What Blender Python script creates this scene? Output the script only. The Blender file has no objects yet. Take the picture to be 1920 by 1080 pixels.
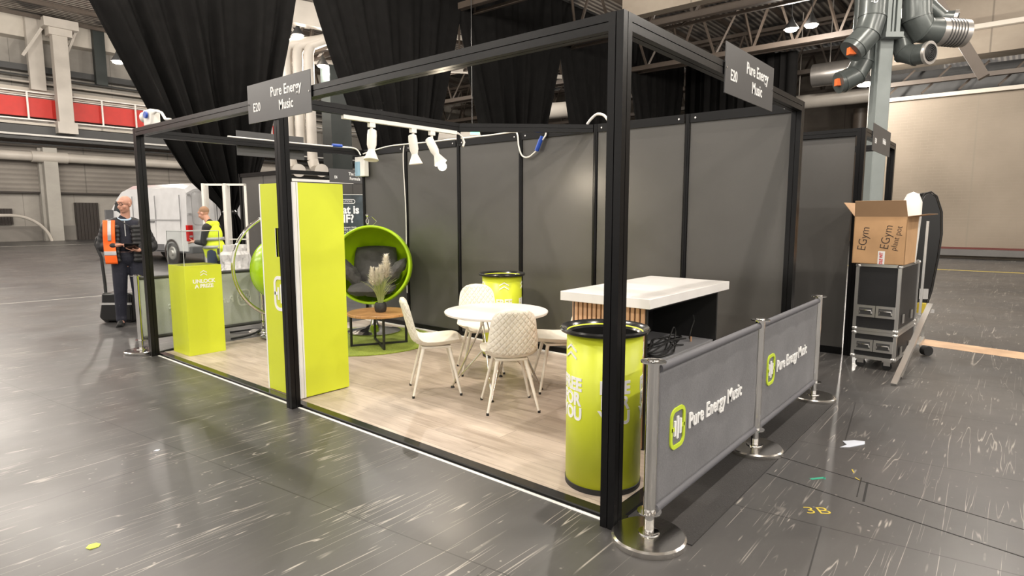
import bpy, math, random
from mathutils import Vector, Matrix, noise as mn
random.seed(7)
PI = math.pi
sc = bpy.context.scene
C = sc.collection

# ------------------------------------------------------------------ camera, world, lights, exposure
cd = bpy.data.cameras.new('camera'); cam = bpy.data.objects.new('camera', cd); C.objects.link(cam)
CX, CY, CZ = -2.5332, -1.4521, 1.5779
YAW, PITCH, ROLL, FPX = .6953, -.1206, -.001, 1138.15
cd.sensor_width = 36; cd.lens = FPX / 1920 * 36; cd.clip_end = 300; cd.clip_start = .05
fw = Vector((math.cos(PITCH)*math.cos(YAW), math.cos(PITCH)*math.sin(YAW), math.sin(PITCH)))
rt = Vector((math.sin(YAW), -math.cos(YAW), 0)); up = rt.cross(fw)
rt2 = math.cos(ROLL)*rt + math.sin(ROLL)*up; up2 = -math.sin(ROLL)*rt + math.cos(ROLL)*up
m = Matrix((rt2, up2, -fw)).transposed().to_4x4(); m.translation = (CX, CY, CZ)
cam.matrix_world = m
sc.camera = cam
sc.view_settings.view_transform = 'Standard'; sc.view_settings.look = 'None'
sc.view_settings.gamma = 1; sc.view_settings.exposure = 0.98
try: sc.view_settings.use_curve_mapping = False
except Exception: pass
w = bpy.data.worlds.new('world'); sc.world = w; w.use_nodes = True
w.node_tree.nodes['Background'].inputs[0].default_value = (1.0, .93, .85, 1)
w.node_tree.nodes['Background'].inputs[1].default_value = .65
LAMP_W = 400.0
LAMP_COL = (1.0, .93, .84)

# ------------------------------------------------------------------ materials
MATS = {}
def mat(name, col=(.5,.5,.5), rough=.5, metal=0, emit=None, es=0, alpha=1, trans=0, spec=.5, bump=None, var=None, coat=0, sub=None):
    if name in MATS: return MATS[name]
    m = bpy.data.materials.new(name); m.use_nodes = True; nt = m.node_tree; b = nt.nodes['Principled BSDF']
    b.inputs['Base Color'].default_value = (*col, 1); b.inputs['Roughness'].default_value = rough
    b.inputs['Metallic'].default_value = metal; b.inputs['Specular IOR Level'].default_value = spec
    b.inputs['Alpha'].default_value = alpha; b.inputs['Transmission Weight'].default_value = trans
    b.inputs['Coat Weight'].default_value = coat
    if emit: b.inputs['Emission Color'].default_value = (*emit, 1); b.inputs['Emission Strength'].default_value = es
    tc = nt.nodes.new('ShaderNodeTexCoord')
    v, sc_ = (var if var else (.06, 3.0))
    n = nt.nodes.new('ShaderNodeTexNoise'); n.inputs['Scale'].default_value = sc_; n.inputs['Detail'].default_value = 4
    nt.links.new(tc.outputs['Object'], n.inputs['Vector'])
    mr = nt.nodes.new('ShaderNodeMapRange'); mr.inputs['To Min'].default_value = 1-v; mr.inputs['To Max'].default_value = 1+v
    mr.inputs['From Min'].default_value = .3; mr.inputs['From Max'].default_value = .7
    nt.links.new(n.outputs['Fac'], mr.inputs['Value'])
    mx = nt.nodes.new('ShaderNodeVectorMath'); mx.operation = 'SCALE'; mx.inputs[0].default_value = col
    nt.links.new(mr.outputs[0], mx.inputs['Scale']); nt.links.new(mx.outputs[0], b.inputs['Base Color'])
    if bump:
        s2, st = bump
        n2 = nt.nodes.new('ShaderNodeTexNoise'); n2.inputs['Scale'].default_value = s2; n2.inputs['Detail'].default_value = 5
        nt.links.new(tc.outputs['Object'], n2.inputs['Vector'])
        bp = nt.nodes.new('ShaderNodeBump'); bp.inputs['Strength'].default_value = st; bp.inputs['Distance'].default_value = .02
        nt.links.new(n2.outputs['Fac'], bp.inputs['Height']); nt.links.new(bp.outputs[0], b.inputs['Normal'])
    MATS[name] = m; return m

class N:   # tiny node helper
    def __init__(s, name):
        s.m = bpy.data.materials.new(name); s.m.use_nodes = True; s.nt = s.m.node_tree; s.b = s.nt.nodes['Principled BSDF']
        s.pos = s.nt.nodes.new('ShaderNodeNewGeometry').outputs['Position']; s.obj = s.nt.nodes.new('ShaderNodeTexCoord').outputs['Object']
        MATS[name] = s.m
    def node(s, t, **kw):
        n = s.nt.nodes.new(t)
        for k, v in kw.items(): setattr(n, k, v)
        return n
    def ln(s, a, b):
        if isinstance(a, (int, float)): b.default_value = a
        elif isinstance(a, tuple): b.default_value = a if len(a) == len(b.default_value) else (*a, 1)
        else: s.nt.links.new(a, b)
    def map(s, v, rot=0, scale=(1,1,1), loc=(0,0,0)):
        n = s.node('ShaderNodeMapping'); s.ln(v, n.inputs[0]); n.inputs['Rotation'].default_value = (0,0,rot); n.inputs['Scale'].default_value = scale; n.inputs['Location'].default_value = loc
        return n.outputs[0]
    def noise(s, v, scale, detail=4, rough=.5, dist=0):
        n = s.node('ShaderNodeTexNoise'); s.ln(v, n.inputs['Vector']); n.inputs['Scale'].default_value = scale; n.inputs['Detail'].default_value = detail
        n.inputs['Roughness'].default_value = rough; n.inputs['Distortion'].default_value = dist; return n.outputs['Fac']
    def mr(s, v, a, b, c=0, d=1):
        n = s.node('ShaderNodeMapRange'); s.ln(v, n.inputs[0])
        for i, x in enumerate((a,b,c,d)): n.inputs[i+1].default_value = x
        return n.outputs[0]
    def math(s, op, a, b=0):
        n = s.node('ShaderNodeMath', operation=op); s.ln(a, n.inputs[0]); s.ln(b, n.inputs[1]); return n.outputs[0]
    def mix(s, f, a, b):
        n = s.node('ShaderNodeMix', data_type='RGBA'); s.ln(f, n.inputs[0]); s.ln(a, n.inputs[6]); s.ln(b, n.inputs[7]); return n.outputs[2]
    def bump(s, h, st, dist=.01):
        n = s.node('ShaderNodeBump'); s.ln(h, n.inputs['Height']); n.inputs['Strength'].default_value = st; n.inputs['Distance'].default_value = dist
        s.nt.links.new(n.outputs[0], s.b.inputs['Normal'])
    def col(s, c): s.ln(c, s.b.inputs['Base Color'])
    def rough(s, c): s.ln(c, s.b.inputs['Roughness'])

def floor_mat():
    n = N('hall_floor')
    base = n.mix(n.mr(n.noise(n.pos, .35, 5, .6), .35, .65), (.044,.044,.046,1), (.078,.074,.072,1))
    base = n.mix(n.mr(n.noise(n.map(n.pos, .55, (1,6,1)), .9, 8, .7), .5, .8, 0, .35), base, (.12,.115,.11,1))
    tot = None
    for i, (rot, sx, sy, lo, wd, ga) in enumerate([(.12,.5,22,.5,.004,.56),(-.05,.22,13,.52,.003,.54),(.62,1.1,24,.5,.006,.60),(1.5,.35,20,.5,.0035,.55),(2.2,1.3,26,.53,.006,.60),(1.62,.2,9,.48,.003,.54),
            (2.9,1.2,20,.5,.005,.60),(.35,1.8,30,.5,.008,.61),(1.15,2.0,28,.5,.008,.61),(2.55,2.2,30,.5,.008,.61),(1.9,1.6,22,.5,.006,.61)]):
        a = n.noise(n.map(n.pos, rot, (sx,sy,1), (i*3.3,i*7.1,0)), .32, 2, .5, .25)
        l = n.mr(n.math('ABSOLUTE', n.math('SUBTRACT', a, lo)), 0, wd, 1, 0)
        g = n.mr(n.noise(n.map(n.pos, rot, (.9,1.6,1), (i*9.7,0,0)), 1.4, 3), ga, ga+.05)
        l = n.math('MULTIPLY', l, g)
        tot = l if tot is None else n.math('MAXIMUM', tot, l)
    # dashes of tape residue
    for i, (rot, s1) in enumerate([(.15,1.0),(1.65,.8),(.9,1.3)]):
        v = n.node('ShaderNodeTexVoronoi'); v.inputs['Scale'].default_value = 2.2*s1; v.inputs['Randomness'].default_value = 1
        n.ln(n.map(n.pos, rot, (1.0,9,1), (i*5,i*2,0)), v.inputs['Vector'])
        d = n.mr(v.outputs['Distance'], .05, .12, 1, 0)
        g = n.mr(n.noise(n.pos, 2.5+i, 2), .5, .6)
        tot = n.math('MAXIMUM', tot, n.math('MULTIPLY', d, g))
    sp = n.node('ShaderNodeTexVoronoi'); sp.inputs['Scale'].default_value = 14; n.ln(n.pos, sp.inputs['Vector'])
    spk = n.math('MULTIPLY', n.mr(sp.outputs['Distance'], .05, .12, 1, 0), n.mr(n.noise(n.pos, 1.3, 3), .48, .6))
    tot = n.math('MAXIMUM', tot, n.math('MULTIPLY', spk, .8))
    c = n.mix(n.math('MULTIPLY', tot, .8), base, (.42,.39,.35,1))
    # sheet joints in the floor
    br = n.node('ShaderNodeTexBrick'); br.inputs['Scale'].default_value = 1; br.inputs['Mortar Size'].default_value = .004; br.inputs['Brick Width'].default_value = 2.44; br.inputs['Row Height'].default_value = 1.22
    n.ln(n.map(n.pos, 1.45, (1,1,1), (.35,.6,0)), br.inputs['Vector'])
    c = n.mix(n.math('MULTIPLY', br.outputs['Fac'], .75), c, (.012,.012,.012,1))
    n.col(c)
    n.rough(n.math('ADD', n.mr(n.noise(n.pos, 1.1, 6, .6), .3, .7, .30, .44), n.math('MULTIPLY', tot, .0)))
    n.b.inputs['Specular IOR Level'].default_value = .42
    n.bump(n.math('ADD', n.noise(n.pos, 3, 3), n.math('MULTIPLY', n.noise(n.pos, 22, 3), .25)), .10, .006)
    return n.m

def wood_mat(name, c1, c2, plank=.19, length=1.25, axis=0, rough=.42):
    n = N(name)
    br = n.node('ShaderNodeTexBrick'); br.offset = .37; br.inputs['Scale'].default_value = 1; br.inputs['Mortar Size'].default_value = .0016
    br.inputs['Brick Width'].default_value = length; br.inputs['Row Height'].default_value = plank
    br.inputs['Color1'].default_value = (0,0,0,1); br.inputs['Color2'].default_value = (1,1,1,1); br.inputs['Mortar'].default_value = (.5,.5,.5,1)
    v = n.map(n.pos, axis); n.ln(v, br.inputs['Vector'])
    sh = n.node('ShaderNodeVectorMath', operation='MULTIPLY_ADD'); n.ln(br.outputs['Color'], sh.inputs[0]); sh.inputs[1].default_value = (7,3,0); n.ln(v, sh.inputs[2])
    g = n.noise(n.map(sh.outputs[0], 0, (1.2,16,1)), 1.6, 8, .65, .6)
    g2 = n.noise(n.map(sh.outputs[0], 0, (.8,4,1)), 1.0, 4, .6, 1.2)
    c = n.mix(n.mr(g, .3, .72), c1, c2)
    c = n.mix(n.mr(g2, .35, .7, 0, .6), c, tuple(x*1.3 for x in c2[:3])+(1,))
    tone = n.node('ShaderNodeSeparateColor'); n.ln(br.outputs['Color'], tone.inputs[0])
    c = n.mix(n.math('MULTIPLY', tone.outputs[0], .28), c, c1)
    c = n.mix(n.math('MULTIPLY', br.outputs['Fac'], .6), c, tuple(x*.35 for x in c1[:3])+(1,))
    n.col(c); n.rough(rough); n.bump(g, .15, .002); return n.m

def block_mat():
    n = N('painted_blockwork')
    br = n.node('ShaderNodeTexBrick'); br.inputs['Scale'].default_value = 1; br.inputs['Mortar Size'].default_value = .008; br.inputs['Brick Width'].default_value = .45; br.inputs['Row Height'].default_value = .11
    sx = n.node('ShaderNodeSeparateXYZ'); n.ln(n.pos, sx.inputs[0]); cx = n.node('ShaderNodeCombineXYZ'); n.ln(n.math('ADD', sx.outputs[1], sx.outputs[0]), cx.inputs[0]); n.ln(sx.outputs[2], cx.inputs[1])
    n.ln(cx.outputs[0], br.inputs['Vector'])
    j = n.math('FRACT', n.math('MULTIPLY', sx.outputs[1], .36)); j = n.mr(n.math('ABSOLUTE', n.math('SUBTRACT', j, .5)), .485, .5)
    c = n.mix(n.mr(n.noise(n.pos, .5, 5), .3, .7), (.19,.155,.115,1), (.26,.215,.165,1))
    c = n.mix(n.math('MULTIPLY', br.outputs['Fac'], .45), c, (.24,.20,.16,1))
    c = n.mix(n.math('MULTIPLY', j, .6), c, (.2,.17,.13,1))
    n.col(c); n.rough(.6); n.bump(n.math('SUBTRACT', 1, br.outputs['Fac']), .3, .01); return n.m

def concrete_mat(name, a, b_, rib=0, joint=2.2):
    n = N(name)
    sx = n.node('ShaderNodeSeparateXYZ'); n.ln(n.pos, sx.inputs[0])
    s = n.math('ADD', sx.outputs[0], sx.outputs[1])
    c = n.mix(n.mr(n.noise(n.map(n.pos, 0, (1,1,1.6)), .45, 7, .65), .3, .7), a, b_)
    j = n.math('FRACT', n.math('DIVIDE', s, joint)); j = n.mr(n.math('ABSOLUTE', n.math('SUBTRACT', j, .5)), .49, .5)
    c = n.mix(n.math('MULTIPLY', j, .7), c, tuple(x*.35 for x in a[:3])+(1,))
    if rib:
        r = n.math('SINE', n.math('MULTIPLY', sx.outputs[2], 2*PI/rib)); c = n.mix(n.mr(r, .2, 1, 0, .35), c, tuple(x*.5 for x in a[:3])+(1,))
        n.bump(r, .5, .03)
    n.col(c); n.rough(.7); return n.m

def fabric_mat(name, c1, c2, alpha=1., scale=260, stretch=6):
    n = N(name)
    a = n.noise(n.map(n.obj, 0, (1,1,stretch)), 60, 3); b = n.noise(n.map(n.obj, 0, (stretch,stretch,1)), 60, 3)
    t = n.math('ADD', n.math('MULTIPLY', a, .5), n.math('MULTIPLY', b, .5))
    l = n.noise(n.obj, 3, 4)
    c = n.mix(n.mr(n.math('ADD', n.math('MULTIPLY', t, .7), n.math('MULTIPLY', l, .3)), .4, .6), c1, c2)
    n.col(c); n.rough(.75); n.b.inputs['Alpha'].default_value = alpha; n.bump(t, .2, .001)
    n.b.inputs['Sheen Weight'].default_value = .05
    return n.m

def deck_mat():
    n = N('corrugated_roof_deck')
    sx = n.node('ShaderNodeSeparateXYZ'); n.ln(n.pos, sx.inputs[0])
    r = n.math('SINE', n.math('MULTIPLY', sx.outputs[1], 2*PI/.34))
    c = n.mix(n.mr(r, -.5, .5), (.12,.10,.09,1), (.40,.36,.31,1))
    c = n.mix(n.mr(n.noise(n.pos, .3, 3), .52, .58, 0, .85), c, (.03,.03,.032,1))
    n.col(c); n.rough(.6); n.bump(r, .8, .05); return n.m

M_floor = floor_mat(); M_lam = wood_mat('limed_oak_laminate', (.30,.235,.19,1), (.55,.47,.40,1), .19, 1.25, PI/2)
M_block = block_mat()
M_conc = concrete_mat('grey_concrete_wall', (.27,.25,.225,1), (.37,.345,.31,1), 0, 2.6)
M_rib = concrete_mat('ribbed_concrete_wall', (.19,.17,.15,1), (.27,.245,.215,1), .28, 5)
M_pale = concrete_mat('pale_concrete_band', (.50,.46,.40,1), (.62,.57,.50,1), 0, 9)
M_deck = deck_mat()
M_drape = fabric_mat('black_drape_wool', (.0045,.0043,.0042,1), (.008,.0076,.0074,1))
_d = M_drape.node_tree.nodes['Principled BSDF']; _d.inputs['Specular IOR Level'].default_value = .08; _d.inputs['Sheen Weight'].default_value = 0; _d.inputs['Roughness'].default_value = .9
M_ban = fabric_mat('grey_mesh_banner', (.135,.135,.145,1), (.205,.205,.215,1), .93)
M_banp = fabric_mat('pale_mesh_banner', (.50,.54,.53,1), (.60,.63,.62,1), .95)
M_cush = fabric_mat('charcoal_cushion', (.045,.043,.042,1), (.075,.072,.07,1))
M_rug = fabric_mat('lime_rug_pile', (.16,.22,.02,1), (.34,.42,.05,1))
M_black = mat('black_anodised_aluminium', (.004,.004,.0045), .30, 0, spec=.25, bump=(30,.02))
M_groove = mat('black_groove', (.002,.002,.002), .6)
M_panel = mat('charcoal_satin_panel', (.076,.073,.069), .34, 0, spec=.55, var=(.10,1.2), bump=(180,.03))
M_sign = mat('dark_grey_sign_board', (.06,.06,.062), .4)
M_white = mat('white_lettering', (.85,.85,.84), .5)
M_lime = mat('lime_green_print', (.62,.69,.035), .38, var=(.03,2))
M_limeg = mat('lime_green_gloss', (.42,.68,.008), .25, coat=.3, var=(.03,2))
M_limed = mat('lime_logo_print', (.55,.70,.04), .5)
M_wplas = mat('white_plastic', (.80,.78,.74), .35)
M_wtab = mat('white_table_laminate', (.82,.80,.78), .25)
M_chair = mat('cream_leatherette', (.80,.76,.67), .42, bump=(200,.05))
M_cleg = mat('cream_painted_steel', (.78,.74,.66), .35)
M_chrome = mat('polished_chrome', (.78,.77,.75), .08, 1)
M_steel = mat('brushed_stainless', (.62,.60,.57), .2, 1, bump=(90,.03))
M_wire = mat('bright_steel_rod', (.66,.65,.62), .18, 1)
M_rub = mat('black_rubber', (.012,.012,.012), .6)
M_bpl = mat('gloss_black_plastic', (.012,.012,.012), .2)
M_cabk = mat('black_cabinet_laminate', (.012,.012,.012), .5)
M_oak = wood_mat('oak_slat', (.50,.27,.15,1), (.68,.42,.25,1), 5, 5, 0, .5)
M_wal = wood_mat('warm_wood_tabletop', (.36,.17,.06,1), (.60,.34,.15,1), .11, 3, .35, .35)
M_bsteel = mat('black_steel_frame', (.015,.015,.015), .4)
M_grey = mat('grey_shelf_laminate', (.38,.38,.40), .5)
M_acr = mat('clear_acrylic', (.93,.95,.94), .03, trans=1.0, spec=.5, var=(.0,1)); 
_b = M_acr.node_tree.nodes['Principled BSDF']; _b.inputs['IOR'].default_value = 1.12
M_acre = mat('acrylic_edge', (.72,.76,.74), .15)
M_card = mat('brown_cardboard', (.50,.30,.15), .75, var=(.10,5))
M_cardi = mat('brown_cardboard_inner', (.40,.25,.14), .8)
M_ink = mat('marker_ink', (.03,.02,.02), .7)
M_red = mat('red_print', (.65,.04,.04), .5)
M_alu = mat('case_aluminium', (.72,.71,.69), .28, .9)
M_fcase = mat('black_case_laminate', (.012,.012,.013), .45, bump=(150,.1))
M_duct = mat('grey_green_painted_duct', (.085,.096,.093), .3, .2, var=(.12,1.5))
M_pill = mat('pale_grey_painted_steel', (.21,.235,.23), .45)
M_brown = mat('brown_roof_steel', (.085,.066,.052), .5)
M_wduct = mat('white_painted_duct', (.50,.46,.41), .4, var=(.1,1))
M_silv = mat('silver_duct', (.55,.52,.49), .3, .8)
M_redw = mat('red_gallery_panel', (.62,.03,.02), .5)
M_dkst = mat('dark_painted_steel', (.05,.05,.05), .5)
M_green = mat('dark_green_steel', (.022,.028,.026), .5)
M_louv = mat('dark_louvre', (.03,.022,.018), .6)
M_van = mat('white_van_paint', (.66,.66,.67), .25, coat=.5)
M_vgl = mat('van_glass', (.03,.035,.04), .08)
M_vpl = mat('grey_bumper_plastic', (.12,.12,.125), .6)
M_tl = mat('red_tail_light', (.55,.01,.01), .2)
M_skin = mat('skin', (.54,.28,.20), .5, var=(.06,8))
M_hair = mat('short_sandy_hair', (.33,.19,.11), .8, bump=(200,.4))
M_navy = mat('navy_trousers', (.010,.011,.022), .8, bump=(40,.3))
M_puff = mat('black_quilted_jacket', (.012,.012,.014), .5)
M_orng = mat('orange_hi_vis', (1.0,.14,.01), .55)
M_yel = mat('yellow_hi_vis', (.78,.92,.03), .55)
M_refl = mat('silver_reflective_tape', (.45,.45,.46), .35, .3)
M_bshirt = mat('black_shirt', (.012,.012,.013), .7)
M_bcol = mat('pale_blue_collar', (.45,.6,.75), .6)
M_pot = mat('black_pot', (.025,.025,.026), .6, bump=(60,.3))
M_grass = mat('pale_green_grass_blade', (.38,.45,.16), .6)
M_plume = mat('cream_plume', (.88,.83,.72), .9)
M_blue = mat('blue_connector', (.02,.08,.45), .4)
M_label = mat('pale_blue_label', (.25,.42,.55), .5)
M_bulb = mat('lit_lamp_face', (1,.9,.75), .3, emit=(1,.84,.6), es=14)
M_hb = mat('lit_high_bay_lens', (1,.9,.8), .3, emit=(1,.86,.68), es=28)
M_strip = mat('lit_strip_window', (1,.96,.9), .3, emit=(1,.93,.84), es=2.2)
M_exit = mat('lit_exit_sign', (.1,.9,.3), .3, emit=(.1,.9,.3), es=2.5)
M_mat = mat('dark_ribbed_matting', (.028,.026,.026), .65, bump=(120,.3))
M_trimw = mat('white_edge_tape', (.82,.82,.80), .5)
M_tan = mat('tan_floor_strip', (.55,.36,.22), .6, var=(.25,3))
M_yelp = mat('yellow_paint_mark', (.65,.50,.05), .6)
M_tape = mat('yellow_green_tape', (.62,.72,.08), .5)
M_paper = mat('pale_blue_paper', (.62,.66,.75), .6)
M_teal = mat('green_paint_mark', (.03,.35,.22), .6)
M_post = mat('dark_poster_print', (.035,.05,.06), .4, var=(.4,5))
M_film = mat('clear_stretch_film', (.62,.61,.60), .25, bump=(9,1.0))
M_orp = mat('orange_clamp', (.9,.18,.04), .5)

# ------------------------------------------------------------------ mesh builder
class MB:
    def __init__(s): s.v = []; s.f = []
    def add(s, vs, fs):
        o = len(s.v); s.v += [tuple(x) for x in vs]; s.f += [tuple(i+o for i in f) for f in fs]; return s
    def box(s, a, b, M=None):
        x0,y0,z0 = a; x1,y1,z1 = b
        vs = [(x0,y0,z0),(x1,y0,z0),(x1,y1,z0),(x0,y1,z0),(x0,y0,z1),(x1,y0,z1),(x1,y1,z1),(x0,y1,z1)]
        if M is not None: vs = [M @ Vector(v) for v in vs]
        return s.add(vs, [(0,3,2,1),(4,5,6,7),(0,1,5,4),(1,2,6,5),(2,3,7,6),(3,0,4,7)])
    def bar(s, p, q, wd, ht):     # rectangular bar between two points
        p, q = Vector(p), Vector(q); d = q-p; L = d.length; z = Vector((0,0,1)) if abs(d.normalized().z) < .99 else Vector((0,1,0))
        x = d.normalized(); y = z.cross(x).normalized(); zz = x.cross(y)
        M = Matrix((x, y, zz)).transposed().to_4x4(); M.translation = p
        return s.box((0,-wd/2,-ht/2), (L,wd/2,ht/2), M)
    def lathe(s, prof, n=32, M=None, cap=True):
        vs = []
        for r, z in prof:
            for k in range(n): a = 2*PI*k/n; vs.append(Vector((r*math.cos(a), r*math.sin(a), z)))
        if M is not None: vs = [M @ v for v in vs]
        fs = []
        for i in range(len(prof)-1):
            for k in range(n): k2 = (k+1) % n; fs.append((i*n+k, i*n+k2, (i+1)*n+k2, (i+1)*n+k))
        if cap:
            if prof[0][0] > 1e-6: fs.append(tuple(range(n))[::-1])
            if prof[-1][0] > 1e-6: fs.append(tuple((len(prof)-1)*n+k for k in range(n)))
        return s.add(vs, fs)
    def cyl(s, p, q, r0, r1=None, n=20):
        r1 = r0 if r1 is None else r1; p, q = Vector(p), Vector(q); d = q-p
        M = d.to_track_quat('Z', 'Y').to_matrix().to_4x4(); M.translation = p
        return s.lathe([(r0,0),(r1,d.length)], n, M)
    def cap(s, p, q, r0, r1=None, n=14):
        r1 = r0 if r1 is None else r1; p, q = Vector(p), Vector(q); d = q-p; L = d.length
        M = (d.to_track_quat('Z','Y') if L > 1e-6 else Vector((0,0,1)).to_track_quat('Z','Y')).to_matrix().to_4x4(); M.translation = p
        pr = [(max(1e-5, r0*math.sin(a)), -r0*math.cos(a)) for a in [PI/2*i/5 for i in range(6)]] + [(max(1e-5, r1*math.cos(a)), L+r1*math.sin(a)) for a in [PI/2*i/5 for i in range(6)]]
        return s.lathe(pr, n, M, False)
    def ell(s, c, r, R=None, n=18):
        M = (R.to_4x4() if R is not None else Matrix.Identity(4)) @ Matrix.Diagonal((*r,1)); M = Matrix.Translation(c) @ M
        pr = [(max(1e-5, math.sin(PI*i/12)), -math.cos(PI*i/12)) for i in range(13)]
        return s.lathe(pr, n, M, False)
    def tube(s, pts, r, n=8, closed=False, rs=None):
        pts = [Vector(p) for p in pts]; L = len(pts); vs = []; fs = []; pn = None
        for i, p in enumerate(pts):
            if closed: t = (pts[(i+1) % L]-pts[i-1]).normalized()
            else: t = (pts[min(i+1,L-1)]-pts[max(i-1,0)]).normalized()
            if pn is None:
                a = Vector((0,0,1)) if abs(t.z) < .9 else Vector((1,0,0)); pn = t.cross(a).normalized()
            pn = (pn-t*pn.dot(t)).normalized(); b = t.cross(pn); rr = rs[i] if rs else r
            for k in range(n): a = 2*PI*k/n; vs.append(p+rr*(math.cos(a)*pn+math.sin(a)*b))
        for i in range(L if closed else L-1):
            j = (i+1) % L
            for k in range(n): k2 = (k+1) % n; fs.append((i*n+k, i*n+k2, j*n+k2, j*n+k))
        if not closed: fs.append(tuple(range(n))[::-1]); fs.append(tuple((L-1)*n+k for k in range(n)))
        return s.add(vs, fs)
    def prism(s, poly, a, b, M=None):  # poly (x,y) extruded in z from a to b
        n = len(poly); vs = [Vector((x,y,a)) for x,y in poly]+[Vector((x,y,b)) for x,y in poly]
        if M is not None: vs = [M @ v for v in vs]
        return s.add(vs, [tuple(range(n))[::-1], tuple(range(n,2*n))]+[(i,(i+1)%n,n+(i+1)%n,n+i) for i in range(n)])
    def grid(s, P, nu, nv, wrap=False):    # P(i,j)
        vs = [P(i,j) for i in range(nu) for j in range(nv)]
        fs = [(i*nv+j, ((i+1)%nu)*nv+j, ((i+1)%nu)*nv+j+1, i*nv+j+1) for i in range(nu if wrap else nu-1) for j in range(nv-1)]
        return s.add(vs, fs)
    def build(s, name, m, parent=None, world=True, ang=35, bev=0, sol=0, smooth=True):
        me = bpy.data.meshes.new(name); org = Vector((0,0,0))
        if parent is not None and world: org = ORG.get(parent.name, org)
        vs = [Vector(v)-org for v in s.v]
        o = bpy.data.objects.new(name, me)
        if parent is None and world:
            lo = Vector([min(v[i] for v in vs) for i in range(3)]); hi = Vector([max(v[i] for v in vs) for i in range(3)])
            c = (lo+hi)/2; c.z = lo.z; vs = [v-c for v in vs]; o.location = c; org = c
        me.from_pydata(vs, [], s.f); me.update()
        C.objects.link(o); ORG[o.name] = org
        me.materials.append(m)
        if smooth:
            me.polygons.foreach_set('use_smooth', [True]*len(me.polygons)); me.set_sharp_from_angle(angle=math.radians(ang))
        if parent is not None: o.parent = parent
        if sol:
            md = o.modifiers.new('solidify', 'SOLIDIFY'); md.thickness = sol; md.offset = 0
        if bev:
            md = o.modifiers.new('bevel', 'BEVEL'); md.width = bev; md.segments = 3; md.limit_method = 'ANGLE'; md.angle_limit = .6
        return o
ORG = {}
def tag(o, label, cat, group=None):
    o['label'] = label; o['category'] = cat
    if group: o['group'] = group
    return o
def thing(name, label, cat, loc=(0,0,0), rz=0, group=None):
    o = bpy.data.objects.new(name, None); C.objects.link(o); o.location = loc; o.rotation_euler = (0,0,rz); o.empty_display_size = .1
    ORG[o.name] = Vector(loc); return tag(o, label, cat, group)
def struct(o): o['kind'] = 'structure'; return o
def copy_tree(o, parent=None):
    c = o.copy(); C.objects.link(c); ORG[c.name] = ORG.get(o.name, Vector())
    if parent is not None: c.parent = parent
    for ch in list(o.children): copy_tree(ch, c)
    return c
def text(name, s, size, M, m, parent=None, ext=.002, off=.012, sx=1.0, align='CENTER', wrap=None, world=True, space=1.0, lines=1.0):
    cu = bpy.data.curves.new('t', 'FONT'); cu.body = s; cu.size = size; cu.align_x = align; cu.align_y = 'CENTER'
    cu.extrude = ext; cu.offset = off*size; cu.space_character = space; cu.space_line = lines; cu.resolution_u = 4
    t = bpy.data.objects.new('t', cu); C.objects.link(t); dg = bpy.context.evaluated_depsgraph_get(); dg.update()
    me = bpy.data.meshes.new_from_object(t.evaluated_get(dg)); bpy.data.objects.remove(t); bpy.data.curves.remove(cu)
    mb = MB(); vs = [Vector((v.co.x*sx, v.co.y, v.co.z)) for v in me.vertices]
    if wrap:   # (radius) bend about the vertical axis; x -> arc
        R = wrap; vs = [Vector((math.sin(v.x/R)*(R+v.z), v.y, math.cos(v.x/R)*(R+v.z))) for v in vs]
    mb.add([M @ v for v in vs], [tuple(p.vertices) for p in me.polygons]); bpy.data.meshes.remove(me)
    return mb.build(name, m, parent, world, smooth=False)
def frame(o, ex, ez):   # matrix: local x->ex, local y->ez, origin o
    ex, ez = Vector(ex), Vector(ez); M = Matrix((ex, ez, ex.cross(ez))).transposed().to_4x4(); M.translation = o; return M
def px(u, Z):           # plan position of image column u at depth Z
    lat = (u-960)/FPX; return (CX+Z*(math.cos(YAW)+lat*math.sin(YAW)), CY+Z*(math.sin(YAW)-lat*math.cos(YAW)))
def rect_ring(w_, h_, r, t, n=6):
    def pts(w_, h_, r):
        o = []
        for cx, cy, a0 in ((w_/2-r,h_/2-r,0),(-w_/2+r,h_/2-r,PI/2),(-w_/2+r,-h_/2+r,PI),(w_/2-r,-h_/2+r,1.5*PI)):
            for k in range(n+1): a = a0+PI/2*k/n; o.append((cx+r*math.cos(a), cy+r*math.sin(a)))
        return o
    return pts(w_, h_, r), pts(w_-2*t, h_-2*t, max(.001, r-t))
def logo(M, h_, parent, mr_, mb_, th=.003, world=True, name='logo'):
    a, b = rect_ring(h_*.78, h_, h_*.24, h_*.095); n = len(a); mb = MB()
    vs = [M @ Vector((x,y,z)) for z in (-th,th) for P in (a,b) for x,y in P]
    fs = []
    for i in range(n):
        j = (i+1) % n
        fs += [(i,j,n+j,n+i),(2*n+i,3*n+i,3*n+j,2*n+j),(i,2*n+i,2*n+j,j),(n+i,n+j,3*n+j,3*n+i)]
    mb.add(vs, fs)
    mb.box((-h_*.35,-h_*.045,-th),(-h_*.2,h_*.045,th),M); mb.box((h_*.2,-h_*.045,-th),(h_*.35,h_*.045,th),M)
    o = mb.build(name, mr_, parent, world)
    mb = MB()
    for x, l in ((-.15,.36),(0,.54),(.15,.36)): mb.box((h_*(x-.04),-h_*l/2,-th*1.1),(h_*(x+.04),h_*l/2,th*1.1),M)
    mb.build('logo_bars', mb_, o if False else parent, world)
    return o
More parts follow.
